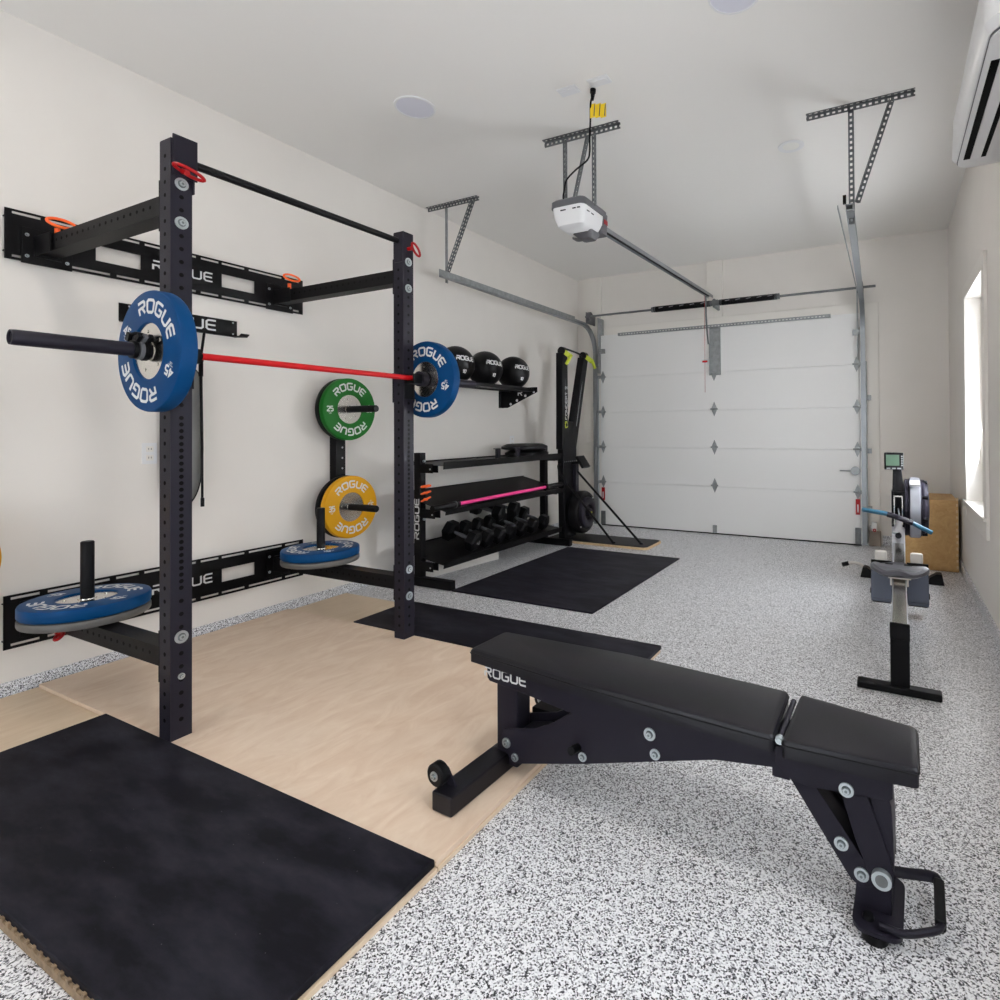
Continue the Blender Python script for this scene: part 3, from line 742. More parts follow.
# ------------------------------------------------------------------ bumper plates
def make_plate(name, T, th, mt, txt, lab, group=None, colorlabel=None, spin=PI/2, bare=False, both=False):
    """T: frame with local Z = the face you see"""
    loc, rot, _ = T.decompose()
    t = thing(name, lab, 'weight plate', loc, rot.to_euler(), group)
    R = .225
    m = MB(); h = th/2
    m.lathe([(.104, -h+.004), (.108, -h), (.214, -h), (.222, -h+.003), (.225, -h+.010), (.225, h-.010), (.222, h-.003), (.214, h), (.108, h), (.104, h-.004)], None, 72)
    m.build('rubber_disc', mt, t, local=True)
    m = MB(); m.lathe([(.0262, -h+.007), (.104, -h+.007), (.104, h-.007), (.0262, h-.007)], None, 48)
    m.lathe([(.0262, h-.007), (.034, h-.007), (.034, h-.0045), (.0262, h-.0045)], None, 32)
    for k in range(5):
        a = 2*PI*k/5+.5; m.cyl((.075*math.cos(a), .075*math.sin(a), h-.007), (.075*math.cos(a), .075*math.sin(a), h-.0045), .006, 10)
    m.build('steel_hub', M['steel'], t, local=True)
    if not bare:
        I = Matrix.Identity(4); z = h+.0006; rt = .166
        for a in (spin, spin+PI):
            m = MB(); letter_mb(m, 'ROGUE', arc_map(rt-.001, a, I, z), .045, 1.08, .24, .36); m.build('lettering', M['white'], t, local=True, smooth=False)
            u = Vector((math.cos(a), math.sin(a), 0)); rgt = Vector((u.y, -u.x, 0))
            c = -rgt*.166+Vector((0, 0, z)); m = MB()
            letter_mb(m, txt, flat_map(c+u*.006, rgt, u), .032, 1., .25, .2)
            letter_mb(m, '-', flat_map(c-u*.018, rgt, u), .03, 2.2, .06, .2)
            letter_mb(m, 'LB', flat_map(c-u*.026, rgt, u), .008, 1., .2, .3)
            m.build('weight_marking', M['white'], t, local=True, smooth=False)
    return t
t1 = .058
make_plate('bumper_plate', axisT((BX, 1.472-t1/2, BZ), (0, -1, 0), (.0, 0, 1)), t1, M['blue'], '45', 'blue 45 pound plate on the near end of the loaded barbell', spin=math.radians(62))
make_plate('bumper_plate', axisT((BX, 2.804+t1/2, BZ), (0, -1, 0), (.0, 0, 1)), t1, M['blue'], '45', 'blue 45 pound plate on the far end of the loaded barbell', spin=PI/2-.25)
# plates lying on the lower pegs
zt_ = .391
for y, who, sp in ((Y1+A/2, 'near', 1.9), (Y2+A/2, 'far', 1.2)):
    g = .036
    make_plate('bumper_plate', axisT((pegx, y, zt_+g/2), (0, 0, 1), (0, 1, 0)), g, M['greyrub'], '25', 'grey plate under the blue one on the %s lower peg' % who, bare=True)
    make_plate('bumper_plate', axisT((pegx, y, zt_+g+.054/2+.0005), (0, 0, 1), (0, 1, 0)), .054, M['blue'], '45', 'blue plate lying flat on the %s lower peg of the rack' % who, spin=sp)

# ------------------------------------------------------------------ vertical plate storage on the wall
def storage(y, lab):
    t = thing('plate_storage', lab, 'plate storage', (0, y, .3))
    m = MB(); m.b2((.004, y-.0381, .50), (.075, y+.0381, 1.56)); m.bev(.004).mat(1); z = .56
    while z < 1.53:
        m.cyl((.0745, y+.012, z), (.0758, y+.012, z), .007, 12); z += .0762
    m.build('wall_upright', [M['black'], M['greyprint']], t)
    for z in (.665, 1.372):
        m = MB(); m.lathe([(0, 0), (.045, 0), (.045, .010), (.0245, .010), (.0245, .362), (.021, .368), (0, .368)], axisT((.075, y, z), (1, 0, 0), (0, 0, 1)), 28, closed=False); m.build('plate_peg', M['plastic'], t)
    return t
storage(3.145, 'black wall upright with two pegs holding the green and yellow plates')
make_plate('bumper_plate', axisT((.154, 3.145, 1.372), (1, 0, 0), (0, 0, 1)), .044, M['green'], '25', 'green 25 pound plate on the upper wall peg', spin=PI/2+.03)
make_plate('bumper_plate', axisT((.168, 3.145, .665), (1, 0, 0), (0, 0, 1)), .048, M['yellow'], '35', 'yellow 35 pound plate with white lettering on the lower wall peg', spin=PI/2)
make_plate('bumper_plate', axisT((.087+.022, 3.145, 1.372), (1, 0, 0), (0, 0, 1)), .042, M['black'], '10', 'thin-edged black plate between the wall and the green plate', bare=True)
make_plate('bumper_plate', axisT((.087+.022, 3.145, .665), (1, 0, 0), (0, 0, 1)), .042, M['black'], '10', 'thin-edged black plate between the wall and the yellow plate', bare=True)
storage(1.128, 'black wall upright for plates at the left edge of the photo')
make_plate('bumper_plate', axisT((.087+.032, 1.128, .665), (1, 0, 0), (0, 0, 1)), .060, M['yellow'], '35', 'yellow plate just cut by the left edge of the photo', spin=PI/2)

# ------------------------------------------------------------------ barbell in the rack
t = thing('barbell', 'black barbell with a red shaft resting in the rack', 'barbell', (BX, 2.148, BZ))
yb = 2.148
m = MB(); m.cyl((BX, yb-.552, BZ), (BX, yb+.565, BZ), .0140, 24); label(m.build('shaft', M['red'], t), 'glossy red shaft')
m = MB(); m.cyl((BX, yb+.565, BZ), (BX, yb+.64, BZ), .0155, 20); m.cyl((BX, yb-.64, BZ), (BX, yb-.552, BZ), .0155, 20); m.build('shaft_end', M['plastic'], t)
for s in (-1, 1):
    m = MB(); T = axisT((BX, yb, BZ), (0, s, 0), (0, 0, 1))
    m.lathe([(0, .600), (.020, .600), (.044, .612), (.044, .655), (.025, .656), (.0248, 1.088), (.0235, 1.10), (.019, 1.10), (.018, 1.094), (0, 1.094)], T, 32, closed=False); m.build('sleeve', M['upright'], t)
t = thing('barbell_collar', 'black clamp collar with levers against the near blue plate', 'collar', (BX, 1.39, BZ))
for k, y in enumerate((1.370, 1.387, 1.404)):
    m = MB(); T = axisT((BX, y, BZ), (0, 1, 0), (0, 0, 1)); r = (.033, .036, .038)[k]
    m.lathe([(.0255, -.007), (r, -.007), (r, .007), (.0255, .007)], T, 28)
    m.box((BX-.03, y, BZ+.048), (.022, .013, .03), Matrix.Rotation(.5, 3, 'Y')); m.box((BX+.038, y, BZ+.04), (.03, .013, .018), Matrix.Rotation(-.6, 3, 'Y'))
    m.build('clamp_ring', M['greypl' if k == 1 else 'plastic'], t, bevel=.001)
m = MB(); m.tube([(BX-.035, 1.368, BZ+.052), (BX-.015, 1.385, BZ+.062), (BX+.0, 1.395, BZ+.058), (BX+.015, 1.402, BZ+.052)], .007, 8); m.build('lever', M['plastic'], t)

# ------------------------------------------------------------------ hanger with strap and padded bolster
t = thing('accessory_hanger', 'small black lettered accessory hanger screwed to the wall under the upper rack plate', 'wall hanger', (0, 2.125, 1.85))
m = MB(); m.b2((.002, 1.835, 1.812), (.008, 2.445, 1.908)); m.b2((.008, 1.835, 1.806), (.03, 2.445, 1.812)); m.prism([(2.40, .008), (2.47, .07), (2.44, .10), (2.40, .075), (2.36, .03)], 1.797, 1.803, 'z') if False else None
m.box((.050, 2.43, 1.807), (.08, .05, .005), Matrix.Rotation(.5, 3, 'Z')); m.box((.090, 2.44, 1.812), (.03, .05, .005), Matrix.Rotation(-.5, 3, 'Y')); m.build('hook_plate', M['black'], t)
m = MB(); letter_mb(m, 'ROGUE', flat_map((.0088, 2.140, 1.862), (0, 1, 0), (0, 0, 1)), .056, 1.15, .18, .32); m.build('lettering', M['white'], t, smooth=False)
m = MB()
for y in (1.86, 2.40):
    for z in (1.825, 1.895): m = MB(); m.cyl((.008, y+.02, z), (.0105, y+.02, z), .005, 10); m.build('screw', M['zinc'], t)
t = thing('padded_bolster', 'long grey padded bolster with black edging hanging behind the near upright', 'bolster', (.1, 2.11, 1.3))
m = MB(); cy, hw = 2.105, .092
out = []
N = 24
def bol(inset, x):
    pts = []
    for i in range(N+1):
        a = i/N*PI; pts.append((x, cy+(hw-inset)*math.cos(a), 1.50+(.10-inset*.3)*math.sin(a)))
    for i in range(N+1):
        a = PI+i/N*PI; pts.append((x, cy+(hw-inset)*math.cos(a), 1.00+(.205-inset)*math.sin(a)))
    return pts
loft(m, [bol(.05, .03), bol(.012, .04), bol(.0, .07), bol(.012, .10), bol(.04, .115), bol(.07, .12)]); m.build('cushion', M['gpad'], t)
m = MB(); m.tube([Vector(p) for p in bol(-.004, .075)], .006, 6, closed=True); m.build('piping', M['black'], t)
t = thing('hanging_strap', 'black webbing strap hanging from the small lettered hanger', 'strap', (.1, 2.2, 1.8))
m = MB()
for a, b in (((.045, 2.13, 1.805), (.125, 2.155, 1.655)), ((.045, 2.235, 1.805), (.13, 2.172, 1.655))): m.beam(a, b, .014, .004, (1, 0, .2))
m.box((.132, 2.165, 1.645), (.02, .03, .05)); m.beam((.132, 2.170, 1.62), (.130, 2.178, 1.10), .014, .005, (1, 0, 0)); m.beam((.130, 2.178, 1.12), (.128, 2.180, .80), .012, .005, (1, 0, 0)); m.box((.133, 2.170, 1.58), (.01, .02, .09)); m.box((.130, 2.180, .81), (.01, .016, .05))
m.build('webbing', M['black'], t)

# ------------------------------------------------------------------ ball shelf
t = thing('ball_shelf', 'black wall shelf carrying the row of slam balls', 'shelf', (0, 4.5, 1.6))
m = MB()
for x in (.13, .345): m.beam((x, 3.80, 1.628), (x, 5.16, 1.628), .035, .03, (1, 0, 0))
m.build('tray_rail', M['black'], t, bevel=.004)
m = MB(); m.b2((.30, 3.80, 1.606), (.42, 5.16, 1.610)); m.b2((.418, 3.80, 1.606), (.422, 5.16, 1.640)); m.build('front_lip', M['black'], t)
for y in (3.80, 5.16):
    m = MB(); m.prism([(.008, 1.445), (.09, 1.445), (.46, 1.60), (.46, 1.65), (.008, 1.65)], y-.003, y+.003, 'y'); m.b2((.002, y-.04, 1.445), (.008, y+.04, 1.65)); br = m.build('end_bracket', M['black'], t)
    for x, z, r in ((.13, 1.483, .014), (.21, 1.52, .014), (.315, 1.565, .014), (.42, 1.60, .012)):
        m = MB(); m.cyl((x, y-.0045, z), (x, y-.003, z), r, 16); m.build('hole_disc', M['white'], br, smooth=False)  # white discs stand for bracket holes with the pale wall showing through
    m = MB(); letter_mb(m, 'R', flat_map((.25, y-.0045, 1.595), (1, 0, 0), (0, 0, 1)), .05, 1.1, .2, .3)
    m.build('lettering', M['white'], br, smooth=False)
for i, (y, lb) in enumerate(((4.125, 'black slam ball half hidden behind the far blue plate'), (4.515, 'black slam ball in the middle of the ball shelf'), (4.955, 'black slam ball at the far end of the ball shelf'))):
    r = .163; c = Vector((.245, y, 1.652+.118+.0))
    c = Vector((.31 if i else .30, y, 1.785))
    t = thing('slam_ball', lb, 'ball', c, group='slam balls on the wall shelf')
    m = MB(); bmesh.ops.create_uvsphere(m.bm, u_segments=48, v_segments=28, radius=r)
    for v in m.bm.verts: v.co += c
    m.build('ball_shell', mat_ball if 'mat_ball' in globals() else M['plastic'], t)
    T = axisT(c, (.70, -.70, .1), (0, 0, 1))
    def sph(u0, v0, rr_=r+.0008):
        return lambda x, y_: T @ (Matrix.Rotation((u0+x)/r, 3, 'Y') @ Matrix.Rotation(-(v0+y_)/r, 3, 'X') @ Vector((0, 0, rr_)))
    m = MB(); letter_mb(m, 'ROGUE', sph(.085, .03), .034, 1.0, .28, .22); m.build('lettering', M['white'], t, smooth=False)
    m = MB(); letter_mb(m, '10', sph(.075, -.085), .026, 1., .3, .2); m.build('weight_marking', M['white'], t, smooth=False)

# ------------------------------------------------------------------ storage shelving
SX0, SX1 = .10, .62
sh = thing('storage_rack', 'black three tier storage rack against the left wall', 'storage rack', (.3, 4.45, 0))
ya, yb_ = 3.60, 5.385
for y in (ya, yb_):
    m = MB(); m.b2((.335, y, .07), (.405, y+.056, 1.04)); o = m.build('upright', M['black'], sh, bevel=.004)
    if y == ya:
        m = MB(); letter_mb(m, 'ROGUE', flat_map((.366, y-.001, .525), (0, 0, 1), (-1, 0, 0)), .042, 1.35, .2, .3); m.build('lettering', M['white'], o, smooth=False)
    m = MB(); m.b2((.05, y, .001), (.70, y+.060, .07)); m.build('foot', M['black'], sh, bevel=.004)
    for z in (.975, .90, .52, .13): m = MB(); m.cyl((.405, y+.03, z), (.422, y+.03, z), .009, 10); m.build('bolt', [M['zinc'], M['bolthead']], o)
def tray(zf, zb, xf, xb, lip=.05):
    m = MB(); ang = math.atan2(zb-zf, xf-xb); Ld_ = math.hypot(xf-xb, zb-zf)
    y0, y1 = ya+.02, yb_-.02
    m.prism([(xb, zb), (xf, zf), (xf, zf-.004), (xb, zb-.004)], y0, y1)
    m.prism([(xf-.004, zf-.03), (xf, zf-.03), (xf+.006, zf+lip), (xf+.002, zf+lip)], y0, y1)
    m.prism([(xb, zb-.02), (xb+.004, zb-.02), (xb+.004, zb+lip*.5), (xb, zb+lip*.5)], y0, y1)
    o = m.build('shelf_tray', M['black'], sh)
    for y in (ya, yb_):
        m = MB(); m.b2((.402, y-.001, min(zf, zb)-.060), (xf-.09, y+.004, min(zf, zb)+.01)); m.b2((.30, y+.0565, min(zf, zb)-.060), (xf-.09, y+.061, min(zf, zb)-.004))
        m.mat(1).cyl((xf-.115, y-.004, min(zf, zb)-.03), (xf-.115, y-.001, min(zf, zb)-.03), .007, 10)
        m.build('tray_bracket', [M['black'], M['zinc']], sh)
tray(.945, .945, .62, .12, .025)
tray(.595, .715, .64, .14, .012)
tray(.185, .265, .62, .12, .02)

# things on the shelves
for y, lb in ((4.53, 'nearer small black steel bracket standing on the top shelf'), (4.84, 'farther small black steel bracket standing on the top shelf')):
    t = thing('steel_bracket', lb, 'bracket', (.36, y, .946))
    m = MB(); m.b2((.42, y-.015, .946), (.455, y+.025, 1.045)); m.b2((.425, y-.05, 1.038), (.45, y+.02, 1.045)); m.build('bracket_body', M['upright'], t, bevel=.003)
for k, (z, w_, lb, dy) in enumerate(((.946, .42, 'lower flat black cushion on the top shelf', .02), (1.010, .46, 'upper flat black cushion stacked on the top shelf', -.02))):
    t = thing('flat_cushion', lb, 'cushion', (.36, 5.2, z))
    m = MB(); cx, cy, hh = .33, 5.14+dy, .062
    loft(m, [rrect(cx, cy, z+.001, .30, w_-.10, .08), rrect(cx, cy, z+.012, .34, w_, .09), rrect(cx, cy, z+hh*.6, .34, w_, .09), rrect(cx, cy, z+hh, .28, w_-.12, .08)])
    m.build('cushion_body', M['plastic'], t)
# pink barbell on the middle shelf
px_, pz_ = .620, .645
t = thing('barbell', 'black barbell with a bright pink shaft on the middle shelf', 'barbell', (px_, 4.45, pz_))
m = MB(); m.cyl((px_, 3.78, pz_-.012), (px_, 5.05, pz_), .0150, 20); label(m.build('shaft', M['pink'], t), 'bright pink shaft')
for a, b in (((px_, 3.78, pz_-.012), (px_, 3.50, pz_-.016)), ((px_, 5.05, pz_), (px_, 5.36, pz_+.003))):
    m = MB(); m.cyl(a, b, .024, 20); d = (Vector(b)-Vector(a)).normalized(); m.cyl(a, Vector(a)+d*.03, .034, 24); m.mat(1).cyl(Vector(a)+d*.03, Vector(a)+d*.04, .030, 20); m.build('sleeve', [M['plastic'], M['galvd']], t)
for k in range(3):
    z = .785-.050*k; t = thing('orange_clip', ('top', 'middle', 'bottom')[k]+'most of the three orange clips on the storage rack upright' if k != 1 else 'middle one of the three orange clips on the storage rack upright', 'clip', (.46, 3.58, z), group='orange clips')
    m = MB(); loop(m, (.475, 3.585, z), (1, .1, .12+.15*k), (0, 1, .3), .042, .016, .007); m.cyl((.435, 3.61, z-.005), (.47, 3.60, z-.005), .010, 12); m.build('clip_ring', M['orange'], t)
# hex dumbbells
def hexhead(m, c, d, r, hl):
    d = Vector(d).normalized(); x = d.cross(Vector((0, 0, 1))).normalized(); y = x.cross(d)
    def ring(o, rad): return [m.bm.verts.new(Vector(c)+d*o+(x*math.cos(PI/3*i+PI/6*0)+y*math.sin(PI/3*i))*rad) for i in range(6)]
    R_ = [ring(-hl/2, r*.72), ring(-hl/2+.014, r), ring(hl/2-.014, r), ring(hl/2, r*.72)]
    for a, b in zip(R_, R_[1:]):
        for k in range(6): m.bm.faces.new((a[k], a[(k+1) % 6], b[(k+1) % 6], b[k]))
    m.bm.faces.new(R_[0][::-1]); m.bm.faces.new(R_[-1])
dbs = [
 # (front x,y,z) (back x,y,z) head radius, head length, label
 ((0.540, 4.060, 0.288), (0.325, 4.025, 0.363), 0.090, .090, 'black hex dumbbell at the near end of the bottom shelf'),
 ((0.540, 4.235, 0.275), (0.325, 4.200, 0.350), 0.078, .090, 'black hex dumbbell second from the near end of the bottom shelf'),
 ((0.540, 4.405, 0.275), (0.325, 4.370, 0.350), 0.076, .090, 'black hex dumbbell third from the near end of the bottom shelf'),
 ((0.540, 4.575, 0.277), (0.325, 4.540, 0.352), 0.076, .090, 'black hex dumbbell fourth from the near end of the bottom shelf'),
 ((0.540, 4.750, 0.280), (0.325, 4.715, 0.355), 0.078, .090, 'black hex dumbbell fifth from the near end of the bottom shelf'),
 ((0.540, 4.940, 0.283), (0.325, 4.905, 0.358), 0.080, .090, 'black hex dumbbell sixth from the near end of the bottom shelf'),
 ((0.540, 5.130, 0.285), (0.325, 5.095, 0.360), 0.080, .090, 'black hex dumbbell at the far end of the bottom shelf'),
 ((.39, 4.60, .440), (.17, 4.55, .492), .078, .10, 'black hex dumbbell stacked on top of the row, the nearer of two'),
 ((.39, 4.84, .440), (.17, 4.79, .490), .080, .10, 'black hex dumbbell stacked on top of the row, the farther of two'),
]
for i, (a, b, r, hl, lb) in enumerate(dbs):
    a, b = Vector(a), Vector(b); t = thing('hex_dumbbell', lb, 'dumbbell', (a+b)/2, group='hex dumbbells on the bottom shelf')
    d = (b-a).normalized()
    m = MB(); hexhead(m, a, -d, r, hl); m.build('head', M['plastic'], t, smooth=False); m = MB(); hexhead(m, b, d, r, hl); m.build('head', M['plastic'], t, smooth=False)
    m = MB(); m.tube([a+d*.03, a+d*.08, (a+b)/2, b-d*.08, b-d*.03], [.013, .015, .018, .015, .013], 12); m.build('handle', M['greypl'], t)
    if i == 0:
        m = MB(); m_ = flat_map(a-d*(hl/2+.001), Vector((0, 1, 0)), Vector((0, 0, 1))); letter_mb(m, '10', m_, .03, 1, .25, .2); m.build('weight_marking', M['greyprint'], t, smooth=False)
# board on the floor
o = MB().box((.3135, 4.16, .046), (.02, .92, .09), Matrix.Rotation(-.125, 3, 'Z')).build('white_board', M['trim'], None, bevel=.002)
tag(o, 'white painted board on edge under the storage rack', 'board')

# ------------------------------------------------------------------ ski machine
sk = thing('ski_machine', 'black upright ski ergometer with lime handles in the far left corner', 'exercise machine', (.9, 5.7, 0))
m = MB(); loft(m, [rrect(.895, 5.76, .001, 1.21, .44, .06), rrect(.895, 5.76, .024, 1.21, .44, .06)]); m.build('base_board', M['plyedge'], sk, bevel=.002)
m = MB(); loft(m, [rrect(.895, 5.76, .0245, 1.18, .41, .05), rrect(.895, 5.76, .030, 1.18, .41, .05)]); m.build('base_mat', M['plastic'], sk)
kx, ky = .505, 5.695
m = MB(); m.prism([(ky-.125, .03), (ky+.125, .03), (ky+.145, 1.0), (ky+.10, 1.30), (ky-.10, 1.30), (ky-.145, 1.0)], kx-.05, kx+.03, 'x'); m.build('column', M['plastic'], sk, bevel=.01)
m = MB(); m.b2((kx+.03, ky+.05, .2), (kx+.07, ky+.12, .86)); m.build('cable_guide', M['upright'], sk, bevel=.004)
for s in (-1, 1):
    m = MB()
    a0, a1 = ky+s*.085, ky+.03+s*.235
    x0_, x1_ = kx-.02, kx+.05
    secs = []
    for tt_ in (0, .5, 1):
        z = 1.0+tt_*1.03; yy = a0+(a1-a0)*tt_; xx = x0_+(x1_-x0_)*tt_; hw_ = .07-.015*tt_
        secs.append([(xx-.04, yy-hw_, z), (xx+.04, yy-hw_, z), (xx+.04, yy+hw_, z), (xx-.04, yy+hw_, z)])
    loft(m, secs); arm_ = m.build('pulley_arm', M['plastic'], sk, bevel=.006)
    m = MB(); m.cyl((kx+.06, a1-.03, 2.05), (kx+.06, a1+.03, 2.05), .045, 20); m.build('pulley', M['plastic'], sk)
    m = MB(); hx = kx+.13; m.beam((kx+.09, a1-.01, 2.04), (kx+.16, a1+.02, 1.98), .028, .05); m.beam((hx+.03, a1+.01, 2.0), (hx+.04+.03*s, a1+(-.06 if s < 0 else .01), 1.90), .022, .03); label(m.build('handle', M['lime'], sk, bevel=.004), 'lime green handle')
    m = MB(); m.cyl((kx+.075, a1+s*.0, 2.0), (kx+.055, a0+s*.01, 1.25), .0035, 6); m.build('drive_cord', M['greypl' if s < 0 else 'galv'], sk)
m = MB(); m.tube(smooth_path([(kx+.05, ky-.205, 2.075), (kx+.05, ky-.12, 2.085), (kx+.05, ky+.12, 2.07), (kx+.05, ky+.265, 2.05)]), .011, 8); m.build('top_bar', M['plastic'], sk)
m = MB(); letter_mb(m, 'CONCEPT 2', flat_map((kx+.0, ky-.165, 1.62), (.04, -.17, 1.0), (-1, 0, 0)), .03, 1, .2, .3) if False else None
fm = flat_map((kx+.066, ky-.140, 1.50), (.068, -.117, 1.0), (-.02, -1, -.16)); letter_mb(m, 'CONCEPT 2', fm, .040, 1.0, .24, .28); lt = m.build('lettering', M['white'], sk, smooth=False)
m = MB(); fm = flat_map((kx+.050, ky-.112, 1.27), (.068, -.117, 1.0), (-.02, -1, -.16)); letter_mb(m, 'C2', fm, .045, .9, .3, .15); label(m.build('emblem', M['lime'], sk, smooth=False), 'lime green emblem')
for i in range(7):
    m = MB(); m.cyl((kx+.031, ky-.12+i*.04, .865), (kx+.033, ky-.12+i*.04, .865), .006, 8); m.build('rivet', M['greyprint'], sk)
m = MB(); m.box((kx+.17, ky+.03, .86), (.03, .17, .15), Matrix.Rotation(-.6, 3, 'Y')); m.beam((kx+.03, ky+.03, .84), (kx+.16, ky+.03, .86), .03, .03); m.build('monitor', M['plastic'], sk, bevel=.008)
fx, fy, fz = kx+.12, ky+.115, .30
T = axisT((fx, fy, fz), (1, 0, 0), (0, 0, 1)); 
m = MB(); m.lathe([(0, -.09), (.21, -.09), (.232, -.07), (.235, .02), (.22, .045), (.19, .05), (.185, .04), (.0, .045)], T, 48, closed=False); m.build('flywheel_housing', M['plastic'], sk)
m = MB(); m.lathe([(.09, .045), (.17, .045), (.165, .075), (.15, .085), (.10, .085), (.09, .08)], T, 40); m.lathe([(0, .05), (.05, .05), (.045, .10), (0, .105)], T, 24, closed=False); m.build('flywheel_cover', M['upright'], sk)
m = MB(); m.cyl((fx+.105, fy, fz), (fx+.112, fy, fz), .010, 12); m.build('hub_cap', M['lime'], sk)
for k in range(4):
    m = MB(); a = k*PI/2+.8; m.cyl((fx+.05, fy+.2*math.cos(a), fz+.2*math.sin(a)), (fx+.055, fy+.2*math.cos(a), fz+.2*math.sin(a)), .008, 10); m.build('screw', M['white'], sk)
for a, b in (((kx+.05, ky-.08, .62), (1.10, 5.60, .034)), ((kx+.05, ky+.10, .76), (1.38, 5.68, .034))):
    m = MB(); m.cyl(a, b, .012, 10); m.cyl(Vector(b)-Vector((.0, 0, .003)), Vector(b)+Vector((0, 0, .012)), .022, 12); m.build('brace_rod', M['plastic'], sk)
m = MB(); m.tube(smooth_path([(kx-.0, ky-.14, .84), (kx+.0, ky-.21, .83), (kx+.03, ky-.215, .74), (kx+.05, ky-.16, .68), (kx+.05, ky-.12, .62)]), .009, 8); m.build('cord_loop', M['plastic'], sk)

# ------------------------------------------------------------------ rowing machine
RXc = 3.69
rw = thing('rowing_machine', 'grey and black indoor rowing machine with a blue handle near the window', 'rowing machine', (RXc, 3.2, 0))
m = MB(); m.b2((3.515, 3.215, .001), (3.86, 3.275, .034)); m.build('rear_foot', M['plastic'], rw, bevel=.006)
m = MB(); m.prism([(RXc-.035, .034), (RXc+.045, .034), (RXc+.045, .275), (RXc-.035, .275)], 3.225, 3.270); m.build('rear_leg', M['plastic'], rw, bevel=.006)
m = MB(); m.prism([(3.23, .27), (3.23, .315), (5.20, .335), (5.20, .245)], RXc-.031, RXc+.041, 'x'); m.build('monorail', M['alu'], rw, bevel=.004)
m = MB(); m.prism([(3.23, .3155), (3.23, .3185), (5.20, .3385), (5.20, .3355)], RXc-.025, RXc+.035, 'x'); m.build('rail_top', M['steel'], rw)
m = MB(); m.b2((RXc-.036, 3.215, .25), (RXc+.046, 3.232, .325)); m.build('rail_end_cap', M['plastic'], rw, bevel=.004)
# seat
sy = 4.10
m = MB()
def seatsec(z, sc):
    return [(RXc+.004+p[0]*sc, sy+p[1]*sc, z+.010*math.cos(p[0]*38)*(1 if z > .37 else .4)) for p in
        [(.160*math.cos(a)*(1 if abs(math.cos(a)) < .7 else .98), .115*math.sin(a)*(1-.28*math.cos(a)**8)+.012*math.cos(2*a)) for a in [2*PI*i/40 for i in range(40)]]]
loft(m, [seatsec(.350, .86), seatsec(.362, 1.0), seatsec(.382, 1.0), seatsec(.392, .90)]); m.build('seat', M['seat'], rw)
m = MB(); m.b2((RXc-.055, sy-.09, .338), (RXc+.065, sy+.09, .352)); m.b2((RXc-.044, sy-.08, .295), (RXc-.034, sy+.08, .345)); m.b2((RXc+.043, sy-.08, .295), (RXc+.053, sy+.08, .345)); m.build('seat_carriage', M['trim'], rw, bevel=.003)
m = MB()
for x in (-.07, .03): m.b2((RXc+x, sy+.0, .3995), (RXc+x+.04, sy+.025, .402))
m.build('seat_slot', M['hole'], rw)
# footrests and stretcher
for s in (-1, 1):
    cx = RXc+.004+s*.106
    m = MB(); R_ = Matrix.Rotation(-.35, 3, 'X')
    m.box((cx, 4.50, .20), (.125, .02, .25), R_); m.box((cx, 4.47, .085), (.12, .06, .02)); m.build('footrest', M['footp'], rw, bevel=.006)
    m = MB(); m.prism([(cx-.055, .05), (cx+.055, .05), (cx+.062, .33), (cx-.062, .33)], 4.515, 4.53); m.build('footrest_bracket', M['plastic'], rw)
    m = MB(); m.box((cx-.004, 4.57, .352), (.074, .03, .075), Matrix.Rotation(.1, 3, 'X')); label(m.build('heel_cup', M['trim'], rw, bevel=.013, seg=3), 'pale heel cup')
    m = MB(); m.box((cx, 4.475, .135), (.135, .012, .035), R_); m.build('foot_strap', M['plastic'], rw)
m = MB(); m.b2((3.43, 5.36, .001), (3.98, 5.43, .05)); m.prism([(3.41, .001), (3.53, .001), (3.515, .05), (3.46, .085), (3.43, .085)], 5.35, 5.44); m.prism([(4.0, .001), (3.88, .001), (3.90, .05), (3.95, .085), (3.985, .085)], 5.35, 5.44); m.build('front_foot', M['plastic'], rw, bevel=.005)
m = MB(); m.prism([(5.05, .28), (5.20, .05), (5.40, .05), (5.34, .50), (5.24, .50), (5.16, .34)], RXc-.045, RXc+.045, 'x'); m.build('front_frame', M['alu'], rw, bevel=.004)
m = MB(); m.b2((RXc-.045, 5.16, .46), (RXc-.028, 5.30, .73)); m.b2((RXc+.028, 5.16, .46), (RXc+.045, 5.30, .73)); m.b2((RXc-.045, 5.16, .715), (RXc+.045, 5.30, .73)); m.b2((RXc-.028, 5.25, .46), (RXc+.028, 5.29, .715)); m.build('chain_housing', M['plastic'], rw, bevel=.003)
m = MB(); m.b2((RXc-.03, 5.14, .48), (RXc-.022, 5.165, .70)); m.b2((RXc+.024, 5.14, .48), (RXc+.032, 5.165, .70)); m.b2((RXc-.03, 5.14, .69), (RXc+.032, 5.165, .70)); m.build('handle_hook', M['steel'], rw)
m = MB(); m.prism([(RXc-.038, .73), (RXc+.042, .73), (RXc+.024, .90), (RXc-.034, .90)], 5.16, 5.22); m.build('monitor_arm', M['plastic'], rw, bevel=.004)
